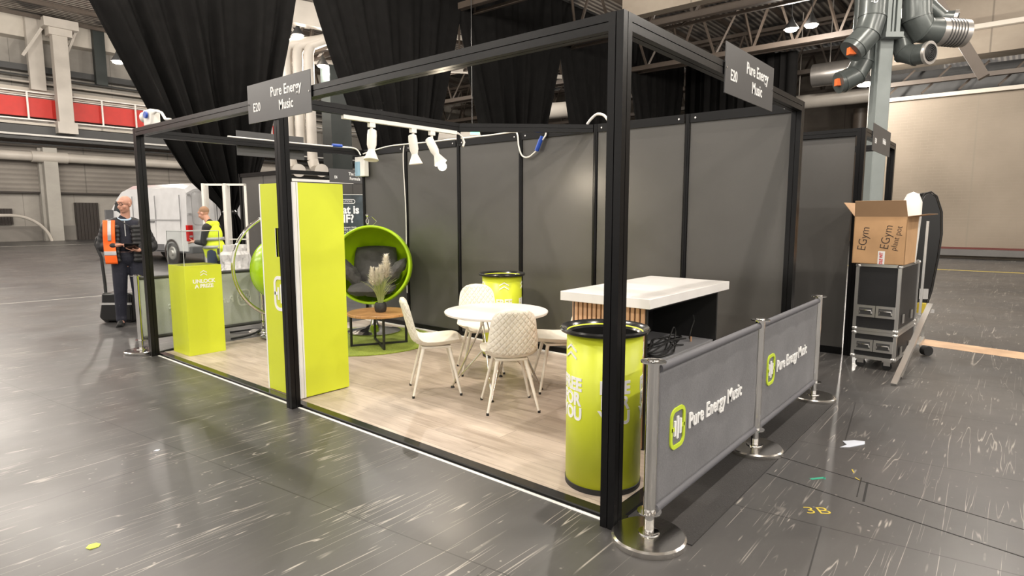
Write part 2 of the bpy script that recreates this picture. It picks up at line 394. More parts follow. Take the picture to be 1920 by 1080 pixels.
def chevrons(M, w_, parent, name='chevron_mark', wrap=None, world=True):
    mb = MB(); t = w_*.13
    for y in (0, -w_*.42):
        for sgn in (-1, 1):
            N_ = 5
            pts = [(sgn*w_/2*k/N_, y-w_*.3*k/N_) for k in range(N_+1)]
            vs = []
            for x, yy in pts:
                for dy, z in ((0,0),(-t,0),(-t,.003),(0,.003)):
                    v = Vector((x, yy+dy, z))
                    if wrap: v = Vector((math.sin(v.x/wrap)*(wrap+v.z), v.y, math.cos(v.x/wrap)*(wrap+v.z)))
                    vs.append(M @ v)
            fs = [(4*k+a, 4*k+(a+1)%4, 4*k+4+(a+1)%4, 4*k+4+a) for k in range(N_) for a in range(4)]+[(0,1,2,3),(4*N_,4*N_+1,4*N_+2,4*N_+3)]
            mb.add(vs, fs)
    return mb.build(name, M_white, parent, world, smooth=False)

# ------------------------------------------------------------------ the hall
b = MB(); b.box((-30,-30,-.2),(60,60,0)); struct(b.build('floor', M_floor))
WY = 45.0
# left wall (far, along X), stacked bands of one wall
def band(name, z0, z1, m, y0=WY, y1=WY+.6, x0=-25, x1=46):
    return struct(MB().box((x0,y0,z0),(x1,y1,z1)).build(name, m))
band('wall_left', 0, 13.6, M_conc)
band('wall_left_ribbed', 2.95, 5.9, M_rib, WY-.25, WY)
band('wall_left_gallery', 7.35, 8.45, M_redw, WY-1.0, WY-.7, -25, 24)
band('trim_1', 11.9, 13.2, M_pale, WY-.9, WY)
band('trim_2', 8.62, 9.05, M_pale, WY-.8, WY)
band('trim_3', 10.0, 10.35, M_dkst, WY-.9, WY-.3)
band('trim_4', 5.95, 6.75, M_dkst, WY-1.8, WY-1.0)
band('trim_5', 6.78, 6.92, M_pale, WY-1.9, WY-1.1)
band('trim_6', 7.12, 7.2, M_wplas, WY-1.3, WY-1.2)
band('trim_7', 2.88, 2.98, M_louv, WY-.4, WY-.2)
band('trim_8', 0, .9, concrete_mat('lower_wall_paint', (.16,.15,.135,1), (.22,.2,.18,1), 0, 5), WY-.12, WY)
# gallery railing
g = thing('gallery_railing', 'pale metal railing along the red gallery high on the far wall', 'railing', (5,WY-1.2,7.2))
MB().bar((-25,WY-1.2,8.75),(46,WY-1.2,8.75),.07,.07).build('handrail', M_wplas, g); MB().bar((-25,WY-1.2,8.5),(46,WY-1.2,8.5),.05,.05).build('handrail', M_wplas, g)
for k in range(16): MB().bar((-4+k*1.9,WY-1.2,7.15),(-4+k*1.9,WY-1.2,8.75),.09,.09).build('baluster', M_wplas, g)
for z, y, r, m_, lb in ((9.35,WY-1.0,.06,M_wduct,'upper thin pale conduit above the red gallery'),(9.7,WY-1.0,.05,M_dkst,'thin dark conduit high above the red gallery'),(6.2,WY-1.95,.06,M_wplas,'thin white conduit along the dark gantry beam'),(5.75,WY-1.1,.05,M_dkst,'thin dark conduit just under the gantry beam')):
    tag(MB().cyl((-25,y,z),(46,y,z),r,n=8).build('wall_conduit', m_), lb, 'conduit')
# long pale pipe with sleeves along the wall
p = thing('wall_pipe', 'long pale horizontal pipe running along the far left wall', 'pipe', (5,WY-.9,5))
MB().cyl((-25,WY-.9,5.05),(46,WY-.9,5.05),.28).build('pipe_run', M_wduct, p)
for x in (8.3,19,30): MB().cyl((x-.9,WY-.9,5.05),(x+.9,WY-.9,5.05),.34).build('pipe_sleeve', M_wduct, p)
for i, x in enumerate((-3,8.3,19,30,41)):
    s = MB(); s.box((x-.35,WY-1.1,0),(x+.35,WY-.2,5.6)).box((x-.5,WY-.6,0),(x-.35,WY-.2,5.6))
    tag(s.build('wall_column', concrete_mat('column_concrete', (.33,.31,.28,1), (.42,.4,.36,1)) if 'column_concrete' not in MATS else MATS['column_concrete']),
        'squat concrete column under the gallery of the far wall', 'column', 'columns of the far wall')
for x, w_, z0, z1, lb in ((5.9,1.0,1.0,1.95,'small dark louvred opening left of the concrete column on far wall'),(10.2,1.3,0,2.35,'dark louvred door just right of the concrete column on far wall'),(14.6,1.6,0,2.05,'wide dark louvred door behind the man in orange vest')):
    d = MB().box((x-w_/2,WY-.2,z0),(x+w_/2,WY-.05,z1))
    for k in range(7): d.box((x-w_/2+(k+.3)*w_/7,WY-.26,z0),(x-w_/2+(k+.55)*w_/7,WY-.2,z1))
    tag(d.build('louvred_door', M_louv), lb, 'door')
tag(MB().tube([(2,WY-1.25,1.55)]+[(6.1+1.9*math.sin(a),WY-1.25,-.35+1.9*math.cos(a)) for a in [PI/2*k/8 for k in range(8)]]+[(8.0,WY-1.25,0)], .09).build('curved_pipe', M_wduct), 'pale pipe curving down to the floor at far left', 'pipe')
# upper columns
for x, m_, wd, z0, z1, lb in ((8.0,M_wduct,.75,8.9,14,'white square column high on far wall, behind the bracketed one'),(9.4,M_wduct,.0,7.0,12.6,''),(11.3,M_green,.62,9.7,14,'dark green steel stanchion high on the far wall')):
    if wd: tag(MB().box((x-wd/2,WY-1.3,z0),(x+wd/2,WY-.9,z1)).build('steel_column', m_), lb, 'column')
cc = thing('bracketed_column', 'white bracketed column standing in front of the red gallery', 'column', (9.0,WY-2.0,6.3))
MB().box((8.62,WY-2.3,7.0),(9.38,WY-1.7,12.4)).build('shaft', M_wduct, cc, bev=.03)
MB().box((8.2,WY-2.6,12.4),(9.9,WY-1.4,12.9)).box((8.45,WY-2.4,12.0),(9.6,WY-1.6,12.4)).build('capital', M_wduct, cc)
MB().box((8.5,WY-2.4,6.4),(9.5,WY-1.6,7.05)).build('foot', M_wduct, cc)
MB().bar((8.2,WY-2,12.3),(7.2,WY-2,10.6),.15,.15).bar((9.9,WY-2,12.5),(9.4,WY-2,11.2),.12,.12).build('brace', M_wduct, cc)
# right wall, with its dark recess and upper concrete
def rband(name, z0, z1, m, x0=24.5, x1=25.2, y0=-30, y1=3.1): return struct(MB().box((x0,y0,z0),(x1,y1,z1)).build(name, m))
rband('wall_right', 0, 5.75, M_block)
rband('wall_right_recess', 5.75, 7.0, M_dkst, 26.0, 26.4)
rband('wall_right_upper', 7.0, 9.3, M_pale if False else concrete_mat('warm_upper_concrete', (.22,.18,.14,1), (.31,.265,.21,1), 0, 4), 24.2, 25.2)
rband('trim_9', 5.72, 5.85, M_pale, 24.3, 24.5)
rband('trim_10', 7.8, 7.95, M_pale, 24.0, 24.2)
rband('window_1', 9.35, 9.6, M_strip, 24.6, 24.8)
rband('trim_11', 9.65, 12.2, M_brown, 24.4, 25)
rband('trim_12', .34, .40, mat('dark_red_rail', (.10,.015,.01), .5), 24.3, 24.5); rband('trim_13', .12, .34, mat('dull_guard_rail', (.14,.135,.13), .4, .5), 24.1, 24.5)
rband('trim_14', 6.25, 6.4, M_brown, 24.3, 24.5)
mb = MB()
for k in range(30): mb.bar((24.6,2.8-k*1.1,5.95),(25.1,2.8-(k+.7)*1.1,6.9),.06,.06)
tag(mb.build('recess_lattice', M_brown), 'brown steel lattice in the dark recess above the blockwork wall', 'lattice')
struct(MB().box((24.6,3.1,0),(46,3.4,13)).build('wall_right_return', M_conc))
struct(MB().box((45.5,3.4,0),(46.1,WY,13)).build('wall_back', concrete_mat('brown_back_wall', (.13,.11,.09,1), (.2,.17,.14,1), 0, 3)))
struct(MB().box((-30,-30,13.2),(60,60,13.35)).build('ceiling', M_deck))
# roof trusses along Y
def truss(x, y0, y1, zb, zt, lb, cat='truss', group=None):
    t = thing('roof_truss', lb, cat, (x,(y0+y1)/2,zb), 0, group)
    MB().bar((x,y0,zb),(x,y1,zb),.26,.24).bar((x+.9,y0,zb),(x+.9,y1,zb),.12,.12).build('bottom_chord', M_brown, t)
    MB().bar((x,y0,zt),(x,y1,zt),.2,.2).bar((x+.9,y0,zt),(x+.9,y1,zt),.12,.12).build('top_chord', M_brown, t)
    n = int((y1-y0)/1.9); w_ = MB()
    for k in range(n):
        a = y0+k*1.9
        w_.bar((x,a,zb),(x+.9*(k%2),a+.95,zt),.1,.1).bar((x+.9*(k%2),a+.95,zt),(x,a+1.9,zb),.1,.1)
        if k % 3 == 0: w_.bar((x,a,zb),(x+.9,a+.95,zb),.07,.07)
    w_.build('web_bracing', M_brown, t); return t
GT = 'lattice trusses crossing the hall roof'
LT = 'brown steel lattice truss crossing the hall under the corrugated roof'
for x in (15.2,22.0,28.8,35.6,42.4): truss(x, -2 if x < 24 else 3.6, WY-1, 9.6, 12.3, LT, group=GT)
# purlins along X
mb = MB()
for y in range(-2, 44, 3): mb.bar((2,y,12.9),(46,y,12.9),.12,.2)
tag(mb.build('roof_purlins', M_brown), 'rows of roof purlins under the corrugated deck', 'purlins'); bpy.data.objects['roof_purlins']['kind'] = 'structure'
# service runs overhead
BRA, BRB = (17,1.2,8.05), (17,-.465,4.955)
tag(MB().bar(BRA,BRB,.24,.24).build('diagonal_brace', M_brown), 'brown diagonal roof brace right of the grey ducts', 'brace')
tag(MB().bar((17,6.0,8.75),(17,9.7,8.75),.4,.9).build('overhead_fascia_beam', MATS['warm_upper_concrete']), 'tan boxed beam high above the right frame corner', 'beam')
tag(MB().cyl((34,3.7,9.0),(34,7.8,9.0),.6).cyl((34,4.5,9.5),(34,4.5,13),.03).cyl((34,7,9.5),(34,7,13),.03).build('overhead_duct', M_silv), 'large silver round duct high behind the right-hand name board', 'duct')
tag(MB().cyl((36,3.7,8.0),(36,9.5,8.0),.4).cyl((36,5,8.3),(36,5,13),.03).cyl((36,9,8.3),(36,9,13),.03).build('overhead_duct', M_wduct), 'pale round duct below the silver one, high at the back', 'duct')
for i, y in enumerate((3.9,4.9,6.1)):
    tag(MB().cyl((38,y,0),(38,y,7.6),.42).build('standing_duct', M_brown), 'brown vertical duct standing against the back wall, seen over the side stand', 'duct', 'vertical ducts at the back wall')
# white ducts between the first drapes
for i, (u, lb) in enumerate(((553,'left one of three tall white ducts between the first two drapes'),(573,'middle one of three tall white ducts between the first two drapes'),(593,'right one of three tall white ducts between the first two drapes'))):
    x, y = px(u, 30); x2, y2 = px(u+90, 30)
    pts = [(x,y,4.2 if i == 0 else 5.0 if i==1 else 4.2),(x,y,9.0)]+[(x+(x2-x)*.12*(1-math.cos(a)),y+(y2-y)*.12*(1-math.cos(a)),9.0+.6*math.sin(a)) for a in (.4,.8,1.2,1.57)]+[(x2,y2,9.9+.2*i)]
    t = thing('white_duct', lb, 'duct', (x,y,4.2))
    MB().tube(pts, .24, 14).build('duct_run', M_wduct, t)
    if i != 1:
        dx, dy = (x2-x)*.35, (y2-y)*.35; e = [(x,y,4.2),(x+dx*.1,y+dy*.1,3.9),(x+dx*.4,y+dy*.4,3.65),(x+dx*.9-1,y+dy*.9-1,3.6)]
        MB().tube(e, .26, 14).build('duct_elbow', M_wduct, t); 
        MB().cyl((e[-1][0]-.01,e[-1][1]-.01,3.6),(e[-1][0]-.1,e[-1][1]-.12,3.6),.3).build('nozzle_ring', M_wduct, t)
x, y = px(640, 32)
tag(MB().box((x-.6,y-.4,0),(x+.6,y+.4,9)).build('steel_column', M_green), 'dark grey-green column between the first two drapes', 'column')
for k in range(4):
    xx, yy = px(700+k*14, 33); 
mb = MB(); x0_, y0_ = px(560, 33); x1_, y1_ = px(1050, 37)
for z in (9.6,11.4): mb.bar((x0_,y0_,z),(x1_,y1_,z),.22,.22)
for k in range(12):
    a, c_ = k/12, (k+1)/12
    mb.bar((x0_+(x1_-x0_)*a,y0_+(y1_-y0_)*a,9.6 if k%2 else 11.4),(x0_+(x1_-x0_)*c_,y0_+(y1_-y0_)*c_,11.4 if k%2 else 9.6),.13,.13)
tag(mb.build('cross_truss', M_wduct), 'white lattice truss glimpsed through the gaps between drapes', 'truss')
mb = MB(); a_ = px(520, 29); c2 = px(640, 29); mb.bar((*a_, 11.0),(*c2, 10.4),.6,1.0)
tag(mb.build('overhead_box_beam', M_wduct), 'white box beam high in the gap between the first two drapes', 'beam')
for i, (u0, u1, z, r) in enumerate(((800,905,5.9,.5),(985,1070,7.4,.45))):
    a_ = px(u0, 36); c2 = px(u1, 36)
    tag(MB().cyl((*a_, z),(*c2, z+.2),r).cyl((*a_, z),(*a_, 13),.03).cyl((*c2, z),(*c2, 13),.03).build('overhead_duct', M_wduct), ('pale round duct seen through the gap left of the brownish drape','pale round duct seen through the narrow gap right of the brownish drape')[i], 'duct')
    tag(MB().box((a_[0]-1,a_[1]-1,0),(c2[0]+1,c2[1]+1,5)).build('plant_box', M_conc), ('pale plant housing low in the gap above the track lamp','pale plant housing low in the narrow gap beside the brownish drape')[i], 'housing')
# pillar with grey-green ducts
PXc, PYc = px(1629, 13); RZ = math.atan2(-.768, .64)
pl = thing('steel_pillar', 'pale grey square pillar rising behind the neighbouring stand', 'pillar', (PXc,PYc,0), RZ)
MB().box((-.14,-.14,0),(.14,.14,13)).build('shaft', M_pill, pl, world=False, bev=.02)
MB().box((-.14,-.32,5.2),(-.06,-.14,9)).box((.05,-.32,5.2),(.13,-.14,9)).box((-.16,-.34,5.1),(.2,-.14,5.2)).box((-.02,-.3,5.2),(.02,-.16,9)).build('ladder_tray', M_pill, pl, world=False)
def zp(v): return CZ+(402-v)/87.5
def xp(u): return (u-1643)/89
def duct(lb, pts, r, end=None, txt=None):
    t = thing('ventilation_duct', lb, 'duct', (PXc,PYc,0), RZ)
    P = [Vector((xp(u),-d,zp(v))) for u,v,d in pts]
    MB().tube(P, r, 20).build('duct_run', M_duct, t, world=False, ang=20)
    mb = MB()
    for k in range(1, len(P)-1): 
        d = (P[k+1]-P[k-1]).normalized(); mb.cyl(P[k]-d*.015, P[k]+d*.015, r*1.05)
    mb.build('joint_band', M_duct, t, world=False)
    e = P[-1]; d = (P[-1]-P[-2]).normalized()
    if end == 'grille':
        MB().cyl(e, e+d*.55, r*1.02).build('perforated_nozzle', M_silv, t, world=False)
        mb = MB()
        for k in range(6): mb.cyl(e+d*(.12+.06*k), e+d*(.14+.06*k), r*1.05)
        mb.build('nozzle_ribs', M_dkst, t, world=False)
        MB().cyl(e+d*.5, e+d*.56, r*.85).build('nozzle_mouth', M_bpl, t, world=False)
    if end == 'rings':
        MB().cyl(e, e+d*.06, r*1.12).build('nozzle_ring', M_silv, t, world=False)
        mb = MB()
        for k in range(5):
            M = d.to_track_quat('Z','Y').to_matrix().to_4x4(); M.translation = e+d*.062
            rr = r*(.85-.16*k); mb.lathe([(rr,0),(rr-.01,.02),(rr-.025,.02),(rr-.03,0)], 28, M)
        mb.build('nozzle_louvre', M_rub, t, world=False)
    if end == 'clamp':
        MB().box(e-Vector((.07,.1,.07)), e+Vector((.07,.02,.07))).build('orange_clamp', M_orp, t, world=False)
    if txt:
        s_, u, v, k = txt; c_ = P[0]
        text('duct_lettering', s_, .13, frame((xp(u),c_.y,zp(v)), (1,0,0), (0,0,1)), M_white, t, wrap=r*1.02, ext=.003, world=False)
    return t
duct('grey-green duct left of the pillar, bending furthest left', [(1608,-160,.25),(1608,20,.25),(1606,60,.28),(1598,88,.3),(1578,110,.3),(1570,118,.3)], .25, 'clamp', ('-D4',1600,38,0))
duct('grey-green duct left of the pillar, bending lowest', [(1620,-160,-.25),(1620,95,-.25),(1618,125,-.22),(1606,148,-.2),(1582,160,-.2),(1574,162,-.2)], .22, 'clamp')
duct('grey-green duct right of the pillar with lettering and silver side nozzle', [(1682,-160,.28),(1682,30,.28),(1684,62,.3),(1696,82,.3),(1722,84,.3)], .26, 'grille', ('A5-D4',1682,27,0))
duct('grey-green duct right of the pillar ending in round ringed nozzle', [(1680,60,-.1),(1676,95,0),(1678,116,.1),(1688,124,.3),(1696,125,.5)], .2, 'rings')
duct('brownish duct curving down to the right, far right of pillar', [(1714,-160,-.2),(1718,0,-.2),(1730,30,-.1),(1748,52,0),(1762,55,.1)], .13, 'rings')

# high-bay lamps
LAB = 'round high-bay lamp hanging from the roof trusses'
def highbay(x, y, z, lb, grp=None, light=True):
    t = thing('high_bay_lamp', lb, 'lamp', (x,y,z), 0, grp)
    MB().lathe([(.05,.5),(.12,.3),(.3,.04),(.3,0),(.27,0),(.1,.2)][::-1], 20, Matrix.Translation((x,y,z))).cyl((x,y,z+.45),(x,y,z+1.4),.02,n=6).build('housing', M_dkst, t)
    MB().ell((x,y,z-.04),(.24,.24,.07)).build('lens', M_hb, t)
    if light:
        l = bpy.data.lights.new('high_bay_light', 'POINT'); l.shadow_soft_size = .11; l.energy = LAMP_W; l.color = LAMP_COL
        o = bpy.data.objects.new('high_bay_light', l); C.objects.link(o); o.parent = t; o.location = (0,0,-.25)
    return t
for i in range(-2, 6):
    for j in range(-2, 6):
        x, y = 1.8+6.8*i, -1.5+6.8*j
        if (x > 22 and y < 18) or x > 26 or (x > 15 and 0 < y < 18): continue
        highbay(x, y, 8.9, LAB, 'high-bay lamps over the hall')
for u, v, Z, lb in ((1483,67,27,'left lamp of the lit pair over the right name board'),(1521,60,27,'right lamp of the lit pair over the right name board'),(541,84,30,'left lamp of the lit pair between the first two drapes'),(560,77,30,'right lamp of the lit pair between the first two drapes'),(1619,163,22,'small lit lamp beside the lowest duct bend')):
    x, y = px(960+(u-960)*(1-.00012*(402-v)), Z); highbay(x, y, CZ+(402-v)/FPX*Z*.985, lb)

# ------------------------------------------------------------------ drapes
def halfw(z):
    P = [(0,.42),(.05,.40),(1.0,.34),(1.45,.26),(1.65,.15),(1.9,.30),(2.5,.85),(3.5,1.35),(5.0,1.9),(7.0,2.65),(9.3,3.4),(11.6,3.4)]
    for (a, x), (c_, y) in zip(P, P[1:]):
        if z <= c_: return x+(y-x)*(z-a)/(c_-a)
    return 3.4
def drape(xt, xtop, y, lb, seed, z0=.03, z1=11.6):
    t = thing('stage_drape', lb, 'drape', (xt,y,0)); nu, nv = 111, 70; b = MB()
    def P(i, j):
        z = z0+(z1-z0)*(j/(nv-1))**1.15; s_ = i/(nu-1)*2-1; h_ = halfw(z); f = min(1, max(0,(z-1.65)/7.6))
        cx = xt+(xtop-xt)*f; x = cx+s_*h_
        comp = 1-h_/3.5; ph = s_*17+2.2*mn.noise(Vector((s_*2,seed,0)))
        d = (.05+.30*comp*min(1,h_*1.4))*(math.sin(ph)+.5*math.sin(ph*2.3+seed)+.5*mn.noise(Vector((s_*9,z*.25,seed))))
        return (x, y+d, z)
    b.grid(P, nu, nv); b.build('cloth', M_drape, t, ang=80, sol=.02)
    MB().lathe([(.17,-.07),(.22,0),(.17,.07)], 20, Matrix.Translation((xt,y,1.65))).build('tie_band', M_bpl, t)
DX = [1.6,8.4,15.2,22.0,28.8,35.6]
drape(5.75, 5.0, 16, 'leftmost black hall drape gathered to a knot behind the white van', 1)
drape(12.2, 11.8, 16, 'black drape second from left, hanging behind the track lamps', 2)
drape(18.5, 18.6, 16, 'brownish-lit black drape hanging third from left', 3)
drape(25.4, 25.4, 16, 'black drape fourth from left, just left of the corner post', 4)
drape(32.2, 32.2, 16, 'black drape fifth from left, seen just right of the corner post', 5)
b = MB(); b.grid(lambda i,j: (35.4-4.9*i/60+.12*math.sin(i*1.3), 15.6-8.0*i/60+.12*math.cos(i*1.9), 2+(9.3-1.7*i/60)*j/10), 61, 11)
tag(b.build('side_drape', M_drape, ang=80, sol=.02), 'flat black side drape behind the tall right-hand wall panels', 'drape')
tag(MB().bar((1.5,16,11.65),(36,16,11.65),.12,.12).build('drape_rail', M_bsteel), 'black rail carrying the tops of the hall drapes', 'rail')
_x = tag(MB().box((0,0,0),(.35,.06,.2), frame((*px(884, 24), 4.65),(.64,-.768,0),(0,0,1)) @ Matrix.Rotation(-PI/2,4,'X')).build('exit_sign', M_exit), 'small glowing green exit sign seen above the wall rail', 'sign')
MB().cyl((*px(887.5,24.02),4.84),(*px(887.5,24.02),12.6),.015,n=6).build('hanging_rod', M_dkst, _x)

# ------------------------------------------------------------------ the stand
def post(b, g_, x, y, z1=2.5, s_=.08, z0=0):
    b.box((x,y,z0),(x+s_,y+s_,z1))
def grooved(p, q, wd, ht, parent, name='beam', mb2=None):
    """bar with a dark groove inset on the long faces (built as three ribs)"""
    b = MB(); p, q = Vector(p), Vector(q); d = (q-p).normalized()
    vertical = abs(d.z) > .9
    y = Vector((0,1,0)) if vertical else Vector((0,0,1)).cross(d).normalized(); zz = d.cross(y)
    M = Matrix((d, y, zz)).transposed().to_4x4(); M.translation = p; L = (q-p).length
    g_ = .005; i_ = .006
    b.box((0,-wd/2+i_,-ht/2+i_),(L,wd/2-i_,ht/2-i_), M)
    for sy in (-1, 1):
        for sz in (-1, 1):
            b.box((0, min(sy*g_/2, sy*wd/2), min(sz*g_/2, sz*ht/2)), (L, max(sy*g_/2, sy*wd/2), max(sz*g_/2, sz*ht/2)), M)
    return b.build(name, M_black, parent)
st = thing('exhibition_stand_frame', 'black aluminium shell-scheme frame with charcoal back wall around the lime green stand', 'stand frame', (1.5,3,0))
T = 2.46; S = .08
for x, y in ((.04,.04),(.04,3.04),(.04,5.96),(2.96,.04)): grooved((x,y,0),(x,y,2.5),S,S,st,'post')
grooved((.04,.08,T),(.04,3.0,T),S,S,st); grooved((.04,3.08,T),(.04,5.92,T),S,S,st)
grooved((.08,.04,T),(2.92,.04,T),S,S,st); grooved((.08,5.96,T),(2.94,5.96,T),S,S,st)
grooved((.08,3.04,T),(1.0,3.04,T),.05,S,st); grooved((1.0,3.04,T),(2.0,3.04,T),.05,S,st); grooved((2.0,3.04,T),(2.96,2.04,T),.05,S,st)
mb = MB().cyl((2.0,3.04,2.3),(2.0,3.04,2.5),.022).cyl((1.0,3.04,2.42),(1.0,3.04,2.51),.024); mb.build('connector', M_black, st)
for k in range(6):
    y0, y1 = k+.03, k+.97
    if k == 0: y0 = .09
    pn = MB().box((2.965,y0,.04),(2.975,y1,2.42)).build('wall_panel', M_panel, st)
    rl = MB().box((2.945,y0,2.42),(2.99,y1,2.5)).build('top_rail', M_black, st)
    MB().box((2.945,y0,.02),(2.99,y1,.09)).build('bottom_rail', M_black, st)
    mb = MB()
    for yy in (y0+.05, y1-.05): mb.cyl((2.946,yy,2.46),(2.940,yy,2.46),.009,n=10)
    mb.build('screw', M_chrome, rl)
for k in range(1, 7):
    y = k if k < 6 else 5.94
    b = MB()
    for a in range(8):
        an = a*PI/4; b.box((-.0085,.008,0),(.0085,.024,2.5), Matrix.Translation((2.965,y,0)) @ Matrix.Rotation(an,4,'Z'))
    b.cyl((2.965,y,0),(2.965,y,2.5),.012,n=8); b.build('wall_post', M_black, st)
# flooring
lf = thing('laminate_floor', 'limed oak laminate floor panel inside the lime green stand', 'flooring', (1.5,3,0))
MB().box((.15,.1,0),(2.94,5.97,.02)).build('boards', M_lam, lf)
MB().box((.085,-.0,0),(.15,5.95,.022)).box((.15,.02,0),(2.94,.1,.022)).build('edge_trim', M_bpl, lf)
MB().box((.052,.09,0),(.072,5.9,.004)).build('white_tape', M_trimw, lf)
tag(MB().box((.12,-.36,0),(3.02,-.005,.006)).build('floor_mat', M_mat), 'black floor matting strip under the two branded barriers', 'mat')
MB().box((2.925,.12,.02),(2.94,5.95,.035)).build('skirting_tape', M_trimw, lf)

# name boards
def sign_board(lb, o, ex, w_=.915, h_=.3, t1='E20', t2='Pure Energy\nMusic', screws=True, back=False, mt=None, sz=.104, name='name_board'):
    ex = Vector(ex); nrm = ex.cross(Vector((0,0,1)))
    o = Vector(o); t = thing(name, lb, 'sign', o)
    M = frame(o, ex, (0,0,1))
    MB().box((-w_/2,-h_/2,-.003),(w_/2,h_/2,.003), M).build('board', mt or M_sign, t)
    if not back:
        text('stand_number', t1, sz*.9, M @ Matrix.Translation((-w_*.345,-.035,.004)), M_white, t, off=.014, sx=.80, ext=.001, space=1.05)
        text('stand_name', t2, sz, M @ Matrix.Translation((w_*.13,0,.004)), M_white, t, off=.014, sx=.82, ext=.001, lines=1.05, space=1.04)
    if screws: MB().cyl(M @ Vector((-w_*.48,0,0)), M @ Vector((-w_*.48,0,.008)), .006, n=10).cyl(M @ Vector((w_*.48,0,0)), M @ Vector((w_*.48,0,.008)), .006, n=10).build('screw', M_chrome, t)
    return t
sign_board('dark grey E20 name board on the front beam over the middle post', (-.008,2.985,2.46), (0,-1,0))
sign_board('dark grey E20 name board on the right-hand beam of the stand', (1.665,-.008,2.462), (1,0,0))
sign_board('dark grey name board seen from behind on the far left beam', (1.6,6.012,2.455), (-1,0,0), back=False)

# ------------------------------------------------------------------ track lights
tr = thing('lamp_track', 'white lighting track under the short inner beam', 'lamp track', (1.3,3.03,2.39))
MB().box((.6,3.01,2.385),(1.95,3.05,2.418)).build('rail', M_wplas, tr)
MB().tube([(1.93,3.03,2.40),(1.98,3.03,2.40),(2.03,3.02,2.37),(2.04,3.0,2.31),(2.02,3.0,2.27)], .012).build('feed_cable', M_wplas, tr)
def spot(x, lb, d, lit=False):
    t = thing('track_spotlight', lb, 'spotlight', (x,3.03,2.385)); d = Vector(d).normalized(); y = 3.03
    MB().box((x-.03,y-.018,2.345),(x+.03,y+.018,2.385)).build('track_adapter', M_wplas, t)
    MB().cyl((x,y,2.27),(x,y,2.345),.012).cyl((x,y,2.27),(x,y,2.29),.02).build('stem', M_wplas, t)
    p = Vector((x,y,2.25)); M = d.to_track_quat('Z','Y').to_matrix().to_4x4(); M.translation = p-d*.03
    MB().lathe([(.02,-.05),(.038,-.04),(.042,0),(.042,.09),(.03,.13),(.03,.14),(.055,.2),(.066,.225),(.062,.228),(.04,.2)], 24, M, False).lathe([(.038,-.04),(.0001,-.05)], 24, M, False).build('lamp_head', M_wplas, t)
    MB().lathe([(.0001,.222),(.06,.222)], 24, M, False).build('lamp_face', M_bulb if lit else M_wplas, t)
    if lit:
        MB().ell(p+d*.235,(.042,.042,.042)).build('glowing_bulb', M_bulb, t)
        l = bpy.data.lights.new('spotlight_beam', 'AREA'); l.shape = 'DISK'; l.size = .11; l.energy = 9; l.color = (1,.86,.66); l.spread = PI
        o = bpy.data.objects.new('spotlight_beam', l); C.objects.link(o); o.parent = t
        Ml = (-d).to_track_quat('Z','Y').to_matrix().to_4x4(); Ml.translation = (p+d*.285)-Vector((x,3.03,2.385)); o.matrix_local = Ml
spot(.9, 'leftmost white track spotlight, switched off, nearest the middle post', (-.15,-.1,-1))
spot(1.38, 'middle white track spotlight, switched off', (.1,-.05,-1))
spot(1.62, 'rightmost white track spotlight, glowing brightly', (.12,-.45,-.85), True)

# electrical boxes and cables on the frame
eb = thing('socket_box', 'white socket box with blue window at left end of the back wall', 'socket box', (2.9,5.85,2.2))
MB().box((2.86,5.78,2.12),(2.94,6.0,2.40)).build('casing', M_wplas, eb, bev=.01)
MB().box((2.852,5.88,2.13),(2.862,5.99,2.33)).build('blue_window', M_label, eb)
def cable(lb, pts, r, m, name='cable', cat='cable', n=8, loc=None):
    # smooth through points with catmull-rom
    P = [Vector(p) for p in pts]; Q = []
    for i in range(len(P)-1):
        a, b_, c_, d = P[max(i-1,0)], P[i], P[i+1], P[min(i+2,len(P)-1)]
        for k in range(6):
            t = k/6; Q.append(.5*((2*b_)+(-a+c_)*t+(2*a-5*b_+4*c_-d)*t*t+(-a+3*b_-3*c_+d)*t**3))
    Q.append(P[-1]); return tag(MB().tube(Q, r, n).build(name, m), lb, cat)
cable('white cable lying along the top of the far left beam', [(1.0,5.93,2.51),(1.6,5.95,2.512),(2.2,5.93,2.51),(2.55,5.93,2.515),(2.8,5.9,2.51),(2.87,5.87,2.42)], .010, M_wplas)
cable('white cable running along the top of the back wall, left half', [(2.9,5.85,2.44),(2.95,5.4,2.51),(2.94,5.0,2.515),(2.95,4.5,2.51),(2.95,4,2.512),(2.95,3.5,2.51),(2.935,3.1,2.512),(2.925,3.02,2.48),(2.925,3.0,2.35),(2.925,2.95,2.24),(2.925,2.85,2.22),(2.925,2.72,2.30)], .009, M_wplas)
cable('short white cable end with connector hanging near the wall centre', [(2.925,2.68,2.38),(2.925,2.62,2.44),(2.925,2.63,2.5),(2.93,2.72,2.515),(2.93,2.9,2.515)], .009, M_wplas)
tag(MB().cyl((2.92,2.74,2.28),(2.92,2.68,2.40),.024).build('plug_connector', M_blue), 'blue plug connector hanging on the white cable over the back wall', 'connector')
tag(MB().cyl((2.92,2.68,2.40),(2.92,2.665,2.43),.02).cyl((2.45,5.93,2.53),(2.6,5.93,2.53),.022).build('cable_joint', M_blue), 'blue cable connector resting on the far left beam', 'connector')
cable('white cable loop standing up where the inner beam meets the wall', [(2.95,2.1,2.51),(2.95,2.05,2.56),(2.95,1.98,2.60),(2.95,1.9,2.58),(2.95,1.84,2.52),(2.95,1.78,2.51)], .014, M_wplas)
cable('white cable hanging down the wall joint beside the socket box', [(2.94,5.0,2.5),(2.935,5.02,2.3),(2.935,4.99,1.6),(2.935,5.0,.9),(2.935,5.0,.5)], .007, M_wplas)
jb = thing('junction_box', 'white junction box with blue socket on top of far left frame corner', 'junction box', (.04,5.6,2.5))
